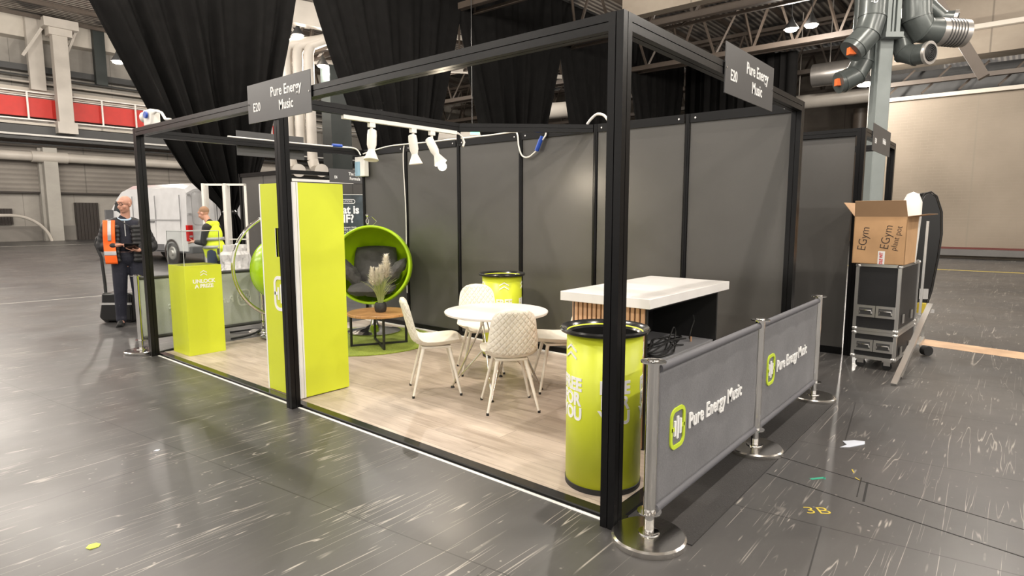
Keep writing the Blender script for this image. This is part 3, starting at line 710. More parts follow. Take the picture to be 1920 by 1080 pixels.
MB().box((-.0,5.5,2.5),(.1,5.68,2.66)).build('casing', M_wplas, jb, bev=.01)
MB().cyl((-.01,5.56,2.6),(-.03,5.56,2.6),.035).build('blue_socket', M_blue, jb)
MB().cyl((.05,5.68,2.6),(.05,5.76,2.6),.06).build('plug', M_wplas, jb)
MB().tube([(.04,5.5,2.62),(.04,5.42,2.63),(.04,5.3,2.6),(.04,5.22,2.53),(.04,5.1,2.515)], .014).build('lead', M_wplas, jb)

# ------------------------------------------------------------------ totem
tt = thing('display_totem', 'tall lime green display totem with white edges behind the middle post', 'totem', (.4,3.4,.02))
x0,x1,y0,y1,zt = .17,.64,3.12,3.65,1.84
b = MB().box((x0+.012,y0,.03),(x1,y1-.0,zt)); b.build('body', M_lime, tt)
fp = MB()   # front panel with a rectangular opening
oy0, oy1, oz0, oz1 = 3.17, 3.41, 1.22, 1.465
for a in ((y0+.015,oy0,.03,zt),(oy1,y1-.015,.03,zt),(oy0,oy1,.03,oz0),(oy0,oy1,oz1,zt)): fp.box((x0-.012,a[0],a[2]),(x0+.011,a[1],a[3]))
fp.build('front_panel', M_lime, tt)
MB().box((x0-.014,y0-.002,.03),(x0+.014,y0+.015,zt+.002)).box((x0-.014,y1-.015,.03),(x0+.014,y1+.002,zt+.002)).box((x0-.014,y0-.006,.03),(x0+.016,y0-.002,zt+.002)).box((x0+.020,y0-.006,.03),(x0+.034,y0+.0,zt+.002)).build('white_edging', M_white, tt)
MB().box((x0+.006,oy0,oz0),(x0+.011,oy1,oz1)).build('recessed_screen', M_bpl, tt)
b = MB(); 
for a in ((oy0-.006,oy0,oz0,oz1),(oy1,oy1+.006,oz0,oz1)): b.box((x0-.014,a[0],a[2]),(x0,a[1],a[3]))
b.build('screen_surround', M_white, tt)
logo(frame((x0-.014,3.36,.905),(0,-1,0),(0,0,1)), .30, tt, M_white, M_white)

# ------------------------------------------------------------------ plinth + acrylic cover
pp = thing('prize_plinth', 'lime green prize plinth with white lettering at front left of the stand', 'plinth', (.43,5.7,.02))
MB().box((.235,5.50,.02),(.635,5.93,1.02)).build('body', M_lime, pp, bev=.003)
MF = frame((.435,5.498,0),(1,0,0),(0,0,1))
text('lettering', 'UNLOCK\nA PRIZE', .058, MF @ Matrix.Translation((.0,.815,0)), M_white, pp, off=.035, lines=.95)
chevrons(MF @ Matrix.Translation((0,.965,0)), .072, pp)
ac = thing('acrylic_display_cover', 'clear acrylic box standing on top of the prize plinth', 'display cover', (.43,5.7,1.022))
b = MB(); X0,X1,Y0,Y1,Z0,Z1,q = .238,.632,5.503,5.927,1.022,1.40,.005
b.box((X0,Y0,Z0),(X1,Y0+q,Z1)).box((X0,Y1-q,Z0),(X1,Y1,Z1)).box((X0,Y0+q,Z0),(X0+q,Y1-q,Z1)).box((X1-q,Y0+q,Z0),(X1,Y1-q,Z1)).box((X0+q,Y0+q,Z1-q),(X1-q,Y1-q,Z1))
b.build('panes', M_acr, ac, smooth=False)
b = MB()
for x in (X0,X1):
    for y in (Y0,Y1): b.box((x-.002,y-.002,Z0),(x+.002,y+.002,Z1))
for y in (Y0,Y1): b.box((X0,y-.002,Z1-.002),(X1,y+.002,Z1+.002))
for x in (X0,X1): b.box((x-.002,Y0,Z1-.002),(x+.002,Y1,Z1+.002))
b.build('polished_edges', M_acre, ac)
MB().box((.6,5.495,1.13),(.62,5.503,1.2)).build('hasp', M_chrome, ac)

# ------------------------------------------------------------------ bins
def bin_(name_lb, x, y, angs, rot=0):
    t = thing('giveaway_bin', name_lb, 'bin', (x,y,.02)); r, h_ = .215, .90
    MB().lathe([(r,.03),(r,h_)], 64, None, False).build('drum', M_lime, t, world=False, sol=.004)
    MB().lathe([(0.0001,0),(r+.004,0),(r+.006,.03),(r-.004,.035),(.0001,.035)], 64, None, False).build('base', M_rub, t, world=False)
    MB().lathe([(.0001,.12),(r-.012,.12),(r-.012,h_-.02),(r+.012,h_+.012),(r+.034,h_+.022),(r+.042,h_+.012),(r+.036,h_-.002),(r+.004,h_-.012)], 64, None, False).build('liner_rim', M_bpl, t, world=False)
    for a in angs:
        M = Matrix.Rotation(a,4,'Z') @ Matrix.Rotation(PI/2,4,'X')
        # local: text x right, y up, z outward(-Y)
        text('lettering', 'FREE\nFOR\nYOU', .100, M @ Matrix.Translation((0,.53,0)), M_white, t, off=.04, wrap=r+.003, world=False, sx=.86, lines=.84)
        chevrons(M @ Matrix.Translation((0,.84,0)), .10, t, wrap=r+.003, world=False)
    return t
def face_ang(x, y, off=0):  # rotation so that -Y face points to the camera
    return math.atan2(CY-y, CX-x)+PI/2+off
bx, by = .44, .335
bin_('large lime green bin directly behind the near corner post', bx, by, [face_ang(bx,by,d) for d in (.30,-1.0,1.55,2.8)])
bx, by = 2.50, 2.89
bin_('lime green bin at the back wall behind the round white table', bx, by, [face_ang(bx,by,d) for d in (.10,-1.2,1.4,2.75)])

# ------------------------------------------------------------------ barriers
def stanchion(x, y, lb):
    t = thing('barrier_stanchion', lb, 'stanchion', (x,y,0)); b = MB()
    b.lathe([(.0001,0),(.178,0),(.18,.006),(.18,.028),(.17,.036),(.04,.042),(.0001,.042)], 64, None, False); b.build('base', M_steel, t, world=False)
    MB().lathe([(.052,.04),(.05,.048),(.034,.05)], 32).lathe([(.024,.05),(.024,.155)], 28).build('foot_collar', M_rub if False else M_chrome, t, world=False)
    MB().lathe([(.03,.155),(.03,.885)], 32).build('pole', M_chrome, t, world=False)
    MB().lathe([(.024,.145),(.058,.147),(.058,.153),(.024,.155)], 32).build('flange', M_chrome, t, world=False)
    MB().lathe([(.030,.885),(.060,.888),(.060,.894),(.03,.896),(.028,.902),(.0001,.904)], 32).build('top_cap', M_chrome, t, world=False)
    mb = MB()
    for a in (0, PI/2, PI, 1.5*PI): mb.lathe([(.008,.894),(.008,.8955)], 10, Matrix.Translation((.045*math.cos(a+.4),.045*math.sin(a+.4),0)))
    mb.build('cap_holes', M_rub, t, world=False); return t
SY = -.19
stanchion(.035, -.175, 'nearest chrome stanchion, standing beside the near corner post')
stanchion(1.52, SY, 'chrome stanchion between the two dark grey barriers')
stanchion(3.02, SY, 'chrome stanchion at the far right end of the dark grey barriers')
def barrier(xa, xb, y, lb, m_, pale=False):
    t = thing('barrier_banner', lb, 'barrier', ((xa+xb)/2,y,.13)); nu, nv = 50, 24
    sg = 1 if pale else -1
    def P(i, j):
        u, v = i/(nu-1), j/(nv-1); x = xa+.035+(xb-xa-.07)*u; z = .16+.68*v
        return (x, y+.003*math.sin(u*22+2*math.sin(v*3))*(1-abs(2*v-1)**2)*.8+.003*mn.noise(Vector((u*14,v*5,xa))), z)
    MB().grid(P, nu, nv).build('fabric', m_, t, sol=.0025, ang=80)
    b = MB(); m2 = mat('barrier_hem_dark', (.10,.10,.112), .6) if not pale else M_sign
    for z in (.155,.855): b.cyl((xa+.03,y,z),(xb-.03,y,z),.021,n=14)
    b.build('hem_sleeve', m2, t)
    MB().cyl((xa+.0,y,.155),(xa+.035,y,.155),.012,n=10).cyl((xb-.035,y,.155),(xb,y,.155),.012,n=10).cyl((xa,y,.855),(xa+.035,y,.855),.012,n=10).cyl((xb-.035,y,.855),(xb,y,.855),.012,n=10).build('crossbar_end', M_chrome, t)
    ex = (1,0,0) if not pale else (-1,0,0); xc = (xa+xb)/2
    th = .004 if not pale else .010
    M = frame((xc,y+(-.0 if pale else -.007),.5), ex, (0,0,1))
    ml = mat('faint_show_through_print', (.70,.73,.72), .6) if pale else M_limed; mw = ml if pale else M_white
    logo(M @ Matrix.Translation((-.50,.01,0)), .215, t, ml, mw, th=th)
    text('brand_lettering', 'Pure Energy Music', .117, M @ Matrix.Translation((-.365,0,0)), mw, t, ext=th, off=.012, sx=.84, align='LEFT', space=1.06)
barrier(.035, 1.52, SY+.0, 'dark grey mesh barrier with lime logo nearest the camera', M_ban)
barrier(1.52, 3.02, SY, 'dark grey mesh barrier with lime logo, further of the two', M_ban)
LY = 6.28
stanchion(.0, 6.22, 'slim chrome stanchion at far left, beside the far frame post')
stanchion(1.5, LY, 'chrome stanchion behind the tall totem at the far barrier end')
barrier(.0, 1.5, LY-.02, 'pale barrier seen from behind with faint mirrored lettering', M_banp, True)

# ------------------------------------------------------------------ counter
ct = thing('slatted_counter', 'black counter with oak slats and thick white top', 'counter', (1.6,.65,.02))
cx0,cx1,cy0,cy1,ch = 1.0,2.2,.36,.93,.985
b = MB(); tk = .02
b.box((cx0,cy0,.02),(cx0+tk,cy1,ch)).box((cx1-tk,cy0,.02),(cx1,cy1,ch)).box((cx0+tk,cy1-tk,.02),(cx1-tk,cy1,ch)).box((cx0+tk,cy0,.02),(cx1-tk,cy1-tk,.06)).box((cx0+tk,cy0,ch-.03),(cx1-tk,cy1-tk,ch))
b.build('carcass', M_cabk, ct)
MB().box((cx0+tk,cy0+.02,.56),(cx1-tk,cy1-tk,.58)).build('shelf', M_grey, ct)
MB().box((.90,.29,ch),(2.25,.975,1.05)).build('countertop', M_wtab, ct, bev=.004)
n = 15
for k in range(n):
    y = cy0+.012+(cy1-cy0-.02)*k/n; MB().box((cx0-.016,y,.03),(cx0,y+.024,ch-.005)).build('slat', M_oak, ct)
for k in range(30):
    x = cx0+.01+(cx1-cx0-.02)*k/30; MB().box((x,cy1,.03),(x+.024,cy1+.016,ch-.005)).build('slat', M_oak, ct)
random.seed(3)
pts = []
for k in range(46): a = k*.62; r = .13+.05*math.sin(k*1.3); pts.append((1.52+r*1.5*math.cos(a)+.03*math.sin(k),.50+r*.8*math.sin(a),.587+.0009*k+(.05*max(0,math.sin(k*.7)))))
cable('tangle of black cables lying on the grey shelf of the counter', pts, .006, M_rub, 'cable_tangle')
cable('black cable with tall loop standing on the counter shelf', [(1.5,.47,.588),(1.58,.47,.68),(1.66,.48,.74),(1.70,.48,.70),(1.64,.46,.64),(1.72,.48,.60),(1.8,.46,.588)], .0055, M_rub)
cable('single black cable rising and ending in copper plug on shelf', [(2.02,.5,.588),(1.98,.49,.62),(2.02,.49,.69),(2.08,.5,.73),(2.06,.5,.78)], .005, M_rub)
tag(MB().cyl((1.985,.48,.582),(1.985,.48,.62),.008).build('cable_plug', M_oak), 'small copper-coloured plug on the counter shelf', 'plug')

# ------------------------------------------------------------------ round table
rx, ry = 1.47, 2.07
rtb = thing('round_table', 'round white table on wire legs among four cream chairs', 'table', (rx,ry,.02))
MB().lathe([(.0001,.685),(.44,.685),(.455,.69),(.46,.70),(.46,.708),(.455,.712),(.0001,.712)], 72, None, False).build('tabletop', M_wtab, rtb, world=False)
for k in range(4):
    a = k*PI/2-.95; f = Vector((.40*math.cos(a), .40*math.sin(a), .0)); b = MB()
    tx, ty = -math.sin(a), math.cos(a)
    for s_ in (-1, 1):
        b.tube([(f.x,f.y,.012),(.12*math.cos(a)+s_*.10*tx,.12*math.sin(a)+s_*.10*ty,.60),(.10*math.cos(a)+s_*.13*tx,.10*math.sin(a)+s_*.13*ty,.685)], .0065, 8)
        b.tube([(f.x*.93,f.y*.93,.06),(-.05*math.cos(a)+s_*.14*tx,-.05*math.sin(a)+s_*.14*ty,.55),(.0+s_*.13*tx,s_*.13*ty,.683)], .0045, 8)
    lg = b.build('leg', M_wire, rtb, world=False)
    MB().lathe([(.02,0),(.014,.014),(.0001,.016)], 14, Matrix.Translation((f.x,f.y,0))).build('foot', M_rub, lg, world=False)
MB().lathe([(.14,.672),(.15,.672),(.15,.685),(.14,.685)], 30, None, True).build('ring', M_wire, rtb, world=False)

# ------------------------------------------------------------------ chairs
def make_chair():
    t = thing('shell_chair', '', 'chair', (0,0,.02), 0, 'cream chairs around the round white table')
    prof = [(-.225,.425),(-.215,.447),(-.17,.452),(-.10,.446),(0,.438),(.09,.438),(.155,.452),(.195,.49),(.215,.54),(.232,.60),(.25,.67),(.268,.74),(.285,.80),(.293,.83),(.296,.845)]
    # resample by arclength
    P = [Vector((0,a,c_)) for a,c_ in prof]; L = [0]
    for a, c_ in zip(P, P[1:]): L.append(L[-1]+(c_-a).length)
    def at(s_):
        d = s_*L[-1]
        for i in range(len(L)-1):
            if d <= L[i+1]+1e-9:
                f = (d-L[i])/(L[i+1]-L[i]); return P[i].lerp(P[i+1], f), (P[i+1]-P[i]).normalized()
        return P[-1], (P[-1]-P[-2]).normalized()
    def hw(s_):
        if s_ < .5: base = .205+.025*math.sin(PI*min(1,s_/.5))
        else: base = .205-.05*((s_-.5)/.5)**1.5+.0*s_
        e = min(1, s_/.14); f = min(1, (1-s_)/.16)
        return base*((1-(1-e)**2.6)**.45 if e < 1 else 1)*((1-(1-f)**2.4)**.45 if f < 1 else 1)+.001
    nu, nv = 170, 101
    def pt(i, j, side):
        s_ = i/(nu-1); v = j/(nv-1)*2-1; p, tg = at(s_); nr = Vector((0,-tg.z,tg.y)); # up / forward facing normal
        h_ = hw(s_); x = h_*v; curl = (.045*abs(v)**3.2 if s_ < .45 else .05*abs(v)**2.6)*min(1,h_/.15)
        th = .013*(1-abs(v)**6)*min(1, s_/.03+.1)*min(1,(1-s_)/.03+.1)
        q = p+Vector((x,0,0))+nr*(curl+side*th)
        if s_ > .52 and abs(v) < .93 and s_ < .97:
            a, c_ = (x*1.25+s_*L[-1])/.058, (x*1.25-s_*L[-1])/.058
            d = min(abs(a-round(a)), abs(c_-round(c_))); q += nr*side*(.009*min(1, d/.14)**.7-.005)
        return q
    b = MB(); b.grid(lambda i,j: pt(i,j,1), nu, nv); o2 = len(b.v); b.grid(lambda i,j: pt(i,j,-1), nu, nv)
    # stitch rims
    for i in range(nu-1):
        for j in (0, nv-1): b.f.append((i*nv+j, (i+1)*nv+j, o2+(i+1)*nv+j, o2+i*nv+j))
    for j in range(nv-1):
        for i in (0, nu-1): b.f.append((i*nv+j, i*nv+j+1, o2+i*nv+j+1, o2+i*nv+j))
    b.build('seat_shell', M_chair, t, world=False, ang=60)
    MB().box((-.13,-.13,.405),(.13,.13,.43)).build('under_frame', M_cleg, t, world=False, bev=.01)
    for sx in (-1, 1):
        for sy in (-1, 1):
            a = Vector((sx*.11, sy*.11, .42)); c_ = Vector((sx*.205, sy*(.20 if sy < 0 else .21), .008))
            lg = MB().cyl(a, c_, .0165, .010, 14).build('leg', M_cleg, t, world=False)
            MB().cyl(c_+Vector((0,0,-.008)), c_+Vector((0,0,.012)), .0115, .0115, 12).build('leg_cap', M_rub, lg, world=False)
    return t
ch0 = make_chair()
def face(dx, dy): return math.atan2(dx, -dy)   # rotation z so that local -y points along (dx,dy)
spots = [(1.08,2.45,(.34,-.26),'cream quilted chair in side view, left of the round white table'),
         (1.155,1.655,(.31,.36),'cream quilted chair with its diamond-stitched back to the camera'),
         (1.86,1.68,(-.62,.55),'cream chair on the right of the round table, half hidden by the bin'),
         (1.85,2.62,(-.5,-.62),'cream quilted chair behind the round table facing the camera')]
for i, (x, y, d, lb) in enumerate(spots):
    o = ch0 if i == 0 else copy_tree(ch0)
    o.location = (x,y,.02); o.rotation_euler = (0,0,face(*d)); o['label'] = lb

# ------------------------------------------------------------------ rug, coffee table, plant
rg = MB().lathe([(.0001,.0),(1.10,.0),(1.105,.006),(1.10,.013),(.0001,.014)], 96, Matrix.Translation((2.0,4.72,.0205)) @ Matrix.Diagonal((.79,.79,1,1)), False).build('round_rug', M_rug); tag(rg, 'round lime green rug under the ball chair and coffee table', 'rug')
kx, ky = 1.93, 4.34; kt = thing('coffee_table', 'low round wooden coffee table with black steel legs on the green rug', 'coffee table', (kx,ky,.035))
MB().lathe([(.0001,.365),(.36,.365),(.366,.37),(.366,.392),(.36,.397),(.0001,.397)], 64, None, False).build('tabletop', M_wal, kt, world=False)
for k in range(4):
    a = -2.35+k*PI/2+.28; q = .325; c_, s_ = math.cos(a), math.sin(a)
    MB().bar((q*c_,q*s_,0),(q*c_,q*s_,.365),.022,.022).build('leg', M_bsteel, kt, world=False)
    MB().bar((0,0,.011),(q*c_,q*s_,.011),.022,.022).build('foot_bar', M_bsteel, kt, world=False)
    MB().bar((0,0,.352),(q*c_,q*s_,.352),.022,.022).build('top_bar', M_bsteel, kt, world=False)
vx, vy, vz = 1.93, 4.30, .4325
pt_ = thing('potted_pampas_grass', 'artificial pampas grass with white plumes in a small black pot on the coffee table', 'plant', (vx,vy,vz))
MB().lathe([(.0001,0),(.055,0),(.068,.02),(.072,.06),(.066,.10),(.055,.115),(.05,.11),(.05,.095),(.0001,.09)], 32, None, False).build('pot', M_pot, pt_, world=False)
random.seed(11); b = MB()
for k in range(110):
    a = random.uniform(0,2*PI); lean = random.uniform(.02,.14); h_ = random.uniform(.2,.42); r0 = random.uniform(0,.03)
    if k % 7 == 0: lean = random.uniform(.15,.26); h_ = random.uniform(.30,.42)
    P = [(r0*math.cos(a)+lean*math.cos(a)*t*t*1.1, r0*math.sin(a)+lean*math.sin(a)*t*t*1.1, .09+h_*(t-.25*(lean*4)*t**3)) for t in (0,.25,.5,.75,1)]
    b.tube(P, .002, 4, rs=[.0022,.0026,.0024,.0018,.0005])
b.build('blades', M_grass, pt_, world=False)
cr = Vector((.64,-.768,0))
for k, (lx, lz, sz) in enumerate(((-.085,.37,.8),(.015,.40,.8),(.075,.46,1.1),(-.03,.36,.8))):
    b = MB(); c0 = cr*lx+Vector((0,0,lz-.06)); tipd = (cr*(lx*.35)+Vector((0,0,1))).normalized()
    for q in range(800):
        t = random.random()**.8; base = c0+tipd*(.20*sz*t); a = random.uniform(0,2*PI); rr = .12*sz*(1-.65*t)*random.uniform(.5,1)
        out = Vector((math.cos(a),math.sin(a),0))*rr+Vector((0,0,random.uniform(.02,.10)))
        s_ = Vector((-math.sin(a),math.cos(a),0))*.0017
        m1 = base+out*.6+Vector((0,0,.01)); e = base+out+Vector((0,0,-.012))
        b.add([base-s_, base+s_, m1+s_*1.6, m1-s_*1.6, e], [(0,1,2,3),(3,2,4)])
    pm = b.build('plume', M_plume, pt_, world=False, smooth=False)
    MB().tube([cr*(lx*.1)+Vector((0,0,.09)), cr*(lx*.6)+Vector((0,0,lz*.6)), c0+tipd*.1], .002, 5).build('stalk', M_grass, pm, world=False)

# ------------------------------------------------------------------ ball chairs
def ball_chair(x, y, zc, d, lb, ring=False, R_=.52):
    t = thing('ball_chair', lb, 'chair', (x,y,.02), face(*d))
    # sphere opened towards local -y with tilt up
    tilt = .10; M = Matrix.Translation((0,0,zc)) @ Matrix.Rotation(-tilt,4,'X') @ Matrix.Rotation(PI/2,4,'X')  # lathe z -> -y
    op = math.radians(77)
    out = [(max(1e-4,R_*math.sin(a)), R_*math.cos(a)) for a in [PI-(PI-op)*k/30 for k in range(31)]]
    inn = [(max(1e-4,(R_-.035)*math.sin(a)), (R_-.035)*math.cos(a)) for a in [op+.02+(PI-op-.02)*k/30 for k in range(31)]]
    sc_ = 1/math.sin(op)*1.0
    rim = [((R_-.0)*math.sin(op)+.018*math.cos(b_)-.012, R_*math.cos(op)+.022*math.sin(b_)) for b_ in (0,.6,1.2,1.8,2.4,3.0)]
    MB().lathe(out+rim+inn, 72, M, False).build('shell', M_limeg, t, world=False, ang=60)
    MB().lathe([(.0001,0),(.34,0),(.345,.008),(.30,.018),(.12,.05),(.06,.09),(.035,.16),(.032,max(.2,zc-R_+.03)),(.0001,max(.2,zc-R_+.03))], 56, Matrix.Translation((0,0,.02)), False).build('pedestal', M_chrome, t, world=False)
    def cush(name, c_, dims, rot, sd):
        b = MB(); R3 = Matrix.Rotation(rot[2],3,'Z') @ Matrix.Rotation(rot[0],3,'X') @ Matrix.Rotation(rot[1],3,'Y')
        n = 26
        def P(i, j, s_):
            u, v = i/(n-1)*2-1, j/(n-1)*2-1; e = (1-abs(u)**3)*(1-abs(v)**3)
            k = (1-.10*abs(v)**2*abs(u)**2); w_ = .035*mn.noise(Vector((u*2.4+sd,v*2.4,s_)))*e+.012*mn.noise(Vector((u*7,v*7,sd)))
            return Vector((0,0,zc))+(Vector(c_)-Vector((0,0,zc))+R3 @ Vector((u*dims[0]*k, v*dims[1]*k, s_*(dims[2]*max(0,e)**.5)+w_)))*(R_/.52)**1.3
        b.grid(lambda i,j: P(i,j,1), n, n); b.grid(lambda i,j: P(i,j,-1), n, n)
        b.build(name, M_cush, t, world=False, ang=90)
    cush('seat_cushion', (0,-.06,zc-.30), (.30,.27,.085), (.05,0,0), 1)
    cush('back_cushion', (0,.26,zc-.02), (.29,.27,.09), (1.25,0,0), 2)
    cush('side_cushion', (-.29,-.02,zc-.10), (.20,.19,.07), (.35,.85,.25), 3)
    cush('side_cushion', (.29,-.02,zc-.10), (.20,.19,.07), (.35,-.85,-.25), 4)
    if ring:
        M = Matrix.Translation((0,0,zc+.05)) @ Matrix.Rotation(PI/2,4,'X')
        MB().tube([M @ Vector((.66*math.cos(a),.66*math.sin(a),0)) for a in [2*PI*k/64 for k in range(64)]], .022, 12, True).build('hoop', M_chrome, t, world=False)
        
    return t
bc = ball_chair(2.40, 5.05, .90, (-.70,-.66), 'lime green ball chair with charcoal cushions facing the camera')
MB().tube([Vector((.0,.03,1.41)), Vector((.06,.06,1.47)), Vector((.0,.05,1.53)), Vector((-.06,.0,1.5))], .006, 8).build('hanging_loop', M_chrome, bc, world=False)
MB().tube([Vector((-.05+.016*math.sin(a), 0, 1.47+.035*math.cos(a))) for a in [2*PI*k/16 for k in range(16)]], .005, 8, True).cyl((-.05,0,1.505),(-.05,0,1.53),.004).ell((-.05,0,1.55),(.022,.022,.022)).build('karabiner', M_chrome, bc, world=False)
b2 = ball_chair(1.55, 5.70, .87, (.1,1), 'second lime green ball chair with chrome hoop behind the totem', True, .43)

# ------------------------------------------------------------------ right-hand neighbour stand
ns = thing('neighbour_stand_frame', 'black shell-scheme frame of the neighbouring stand at right', 'stand frame', (6,.5,0))
for x, y in ((5.04,-.06),(7.0,-.06)): grooved((x,y,0),(x,y,2.5),S,S,ns,'post')
grooved((5.08,-.06,T),(6.96,-.06,T),S,S,ns); grooved((5.04,-.02,T),(5.04,2.9,T),S,S,ns)
grooved((7.0,-.02,T),(7.0,2.9,T),S,S,ns)
for k in range(3):
    MB().box((5.035,k*.98+.0,.05),(5.045,k*.98+.95,2.42)).build('wall_panel', M_panel, ns)
MB().box((5.02,0,.0),(5.06,2.9,.08)).build('bottom_rail', M_black, ns)
sign_board('dark grey name board with small white lettering on the neighbouring stand', (5.95,-.105,2.44), (1,0,0), w_=1.15, t1='E24', t2='Pebble', sz=.09)
cb = thing('white_cabinet', 'tall white two-part cabinet inside the neighbouring stand', 'cabinet', (6.0,.8,0))
MB().box((5.4,.45,0),(6.35,1.1,2.1)).build('body', M_wplas, cb, bev=.01)
MB().box((5.38,.43,2.05),(6.37,1.12,2.12)).build('top', M_wplas, cb)
MB().box((5.4,.44,1.42),(6.36,.452,1.45)).box((6.348,.45,1.42),(6.36,1.1,1.45)).build('dark_gap', M_dkst, cb)

# ------------------------------------------------------------------ flight cases
FA = Vector((4.46,-.59,0)); ang = 1.52
def fcase(lb, z0, z1, L, W, off=(0,0), ch=(4,2), wheels=False, cols=2):
    t = thing('flight_case', lb, 'flight case', (FA.x,FA.y,z0), ang)
    h_ = z1-z0
    # local: x along ex, y = left of ex ; case occupies y in [-W,0]
    MB().box((.012,-W+.012,.012),(L-.012,-.012,h_-.012)).build('panels', M_fcase, t, world=False)
    b = MB(); e = .03
    for x in (0, L-e):
        for y in (-W, -e): b.box((x,y,0),(x+e,y+e,h_))
    for z in (0, h_-e):
        for y in (-W, -e): b.box((0,y,z),(L,y+e,z+e))
        for x in (0, L-e): b.box((x,-W,z),(x+e,0,z+e))
    b.build('edge_extrusion', M_alu, t, world=False)
    b = MB()
    for x in (.02, L-.02):
        for y in (-W+.02, -.02):
            for z in (.02, h_-.02): MB().ell((x,y,z),(.03,.03,.024),n=12).build('ball_corner', M_alu, t, world=False)
    hz = h_*.30 if h_ > .4 else h_*.5
    for k in range(cols):
        xc = L*(.28+.44*k); 
        hd = MB().box((xc-.085,-.0,hz-.06),(xc+.085,.008,hz+.06)).build('recessed_handle', M_alu, t, world=False)
        MB().box((xc-.06,.006,hz-.035),(xc+.06,.012,hz+.035)).build('handle_well', M_dkst, hd, world=False)
        MB().tube([(xc-.055,.012,hz-.02),(xc-.05,.018,hz+.01),(xc+.05,.018,hz+.01),(xc+.055,.012,hz-.02)],.007).build('grip', M_chrome, hd, world=False)
    # end with latches: face x = 0 (towards camera right)
    for k in range(2):
        yy = -W*(.25+.45*k); MB().box((-.008,yy-.03,h_*.12),(0,yy+.03,h_*.12+.09)).build('latch', M_alu, t, world=False)
    if wheels:
        for x in (.08, L-.08):
            for y in (-W+.08, -.08):
                cs = MB().box((x-.04,y-.04,-.02),(x+.04,y+.04,0)).box((x-.03,y-.018,-.06),(x+.03,y-.014,-.02)).box((x-.03,y+.014,-.06),(x+.03,y+.018,-.02)).build('castor', M_alu, t, world=False)
                MB().cyl((x,y-.013,-.062),(x,y+.013,-.062),.046).build('wheel', M_rub, cs, world=False)
    return t
fcase('lower black flight case on castors under the taller one', .105, .39, .40, .95, wheels=True)
fcase('tall black flight case with silver edges carrying the cardboard box', .392, 1.08, .40, .95)
# open cardboard box
bxo = thing('cardboard_box', 'open cardboard box with marker writing on top of the flight cases', 'box', (FA.x,FA.y,1.082), ang)
q = .006; xa_, xb_, ya, yb, hb = -.02, .44, -.58, .02, .47
b = MB(); b.box((xa_,ya,0),(xb_,yb,q)).box((xa_,ya,0),(xa_+q,yb,hb)).box((xb_-q,ya,0),(xb_,yb,hb)).box((xa_,yb-q,0),(xb_,yb,hb)).box((xa_,ya,0),(xb_,ya+q,hb))
b.build('carton', M_card, bxo, world=False)
def flap(p0, p1, out, up_, L, name='flap'):
    p0, p1 = Vector(p0), Vector(p1); o_ = Vector((out[0],out[1],0))*L*math.cos(up_)+Vector((0,0,L*math.sin(up_))); e = (p1-p0).normalized()*.012
    n = (p1-p0).cross(o_).normalized()*.004
    MB().add([p0,p1,p1+o_-e,p0+o_+e,p0+n,p1+n,p1+o_-e+n,p0+o_+e+n], [(0,1,2,3),(4,7,6,5),(0,4,5,1),(1,5,6,2),(2,6,7,3),(3,7,4,0)]).build(name, M_cardi, bxo, world=False, smooth=False)
flap((xa_,yb,hb),(xb_,yb,hb),(0,1),1.15,.17); flap((xb_,yb,hb),(xb_,ya,hb),(1,0),.9,.18); flap((xa_,ya,hb),(xa_,yb,hb),(-1,0),.15,.16); flap((xb_,ya,hb),(xa_,ya,hb),(0,-1),1.2,.16)
Mw = frame((0,yb+.001,0),(-1,0,0),(0,0,1))
for s_, x, z, r, sz in (('EGym',.345,.25,1.45,.11),('EGym',.145,.27,1.45,.11),('plant pot',.06,.26,1.4,.075)):
    text('marker_writing', s_, sz, Mw @ Matrix.Translation((-x,z,0)) @ Matrix.Rotation(r,4,'Z'), M_ink, bxo, world=False, off=-.012, ext=.0008, sx=.9)
MB().box((.15,yb,0),(.21,yb+.0015,.13)).build('tape_label', M_white, bxo, world=False)
text('tape_lettering', 'DLE WIT', .04, Mw @ Matrix.Translation((-.18,.06,.002)) @ Matrix.Rotation(PI/2,4,'Z'), M_red, bxo, world=False, off=.03, ext=.0005, sx=.75)
# things behind the cases
d = thing('white_paper_roll', 'white curved sheet standing in the open cardboard box', 'paper roll', (4.8,-.72,1.15))
MB().lathe([(.10,-.02),(.115,.45),(.11,.62),(.07,.70),(.0001,.73)], 28, Matrix.Translation((5.0,-.56,1.09)) @ Matrix.Rotation(.16,4,'Y') @ Matrix.Diagonal((1,.8,1,1)), False).build('sheet', M_wplas, d)
b = MB(); prof = [(.0,.55),(.03,.49),(.20,.49),(.25,.7),(.29,1.05),(.31,1.35),(.29,1.6),(.22,1.78),(.15,1.83),(.08,1.81),(.03,1.7),(.0,1.4)]
Mc = Matrix.Translation((5.85,-.47,0)) @ Matrix.Rotation(-.93,4,'Z') @ Matrix.Rotation(PI/2,4,'X')
t = thing('soft_carry_case', 'tall black soft case standing on end behind the cardboard box', 'case', (5.6,-.85,.5))
b.prism(prof, -.08, .08, Mc).build('shell', M_bpl, t, bev=.02)
b = MB(); b.tube([Mc @ Vector((x*1.0,y,.082)) for x,y in prof], .008, 6, True); b.build('zip_seam', M_rub, t)
MB().box((.10,.60,.08),(.2,.72,.10), Mc).build('silver_buckle', M_alu, t)
t = thing('aluminium_trolley', 'silver framed trolley standing behind the black flight cases', 'trolley', (5.6,-.82,0))
MB().bar((5.50,-.66,.1),(5.60,-.66,1.5),.025,.025).bar((5.48,-.66,.45),(6.0,-.66,.45),.03,.03).bar((5.98,-.66,.1),(5.98,-.66,.46),.03,.03).bar((5.80,-.35,.45),(6.03,-.74,.45),.05,.04).bar((5.45,-.66,.12),(6.0,-.66,.12),.05,.04).build('frame', M_alu, t)
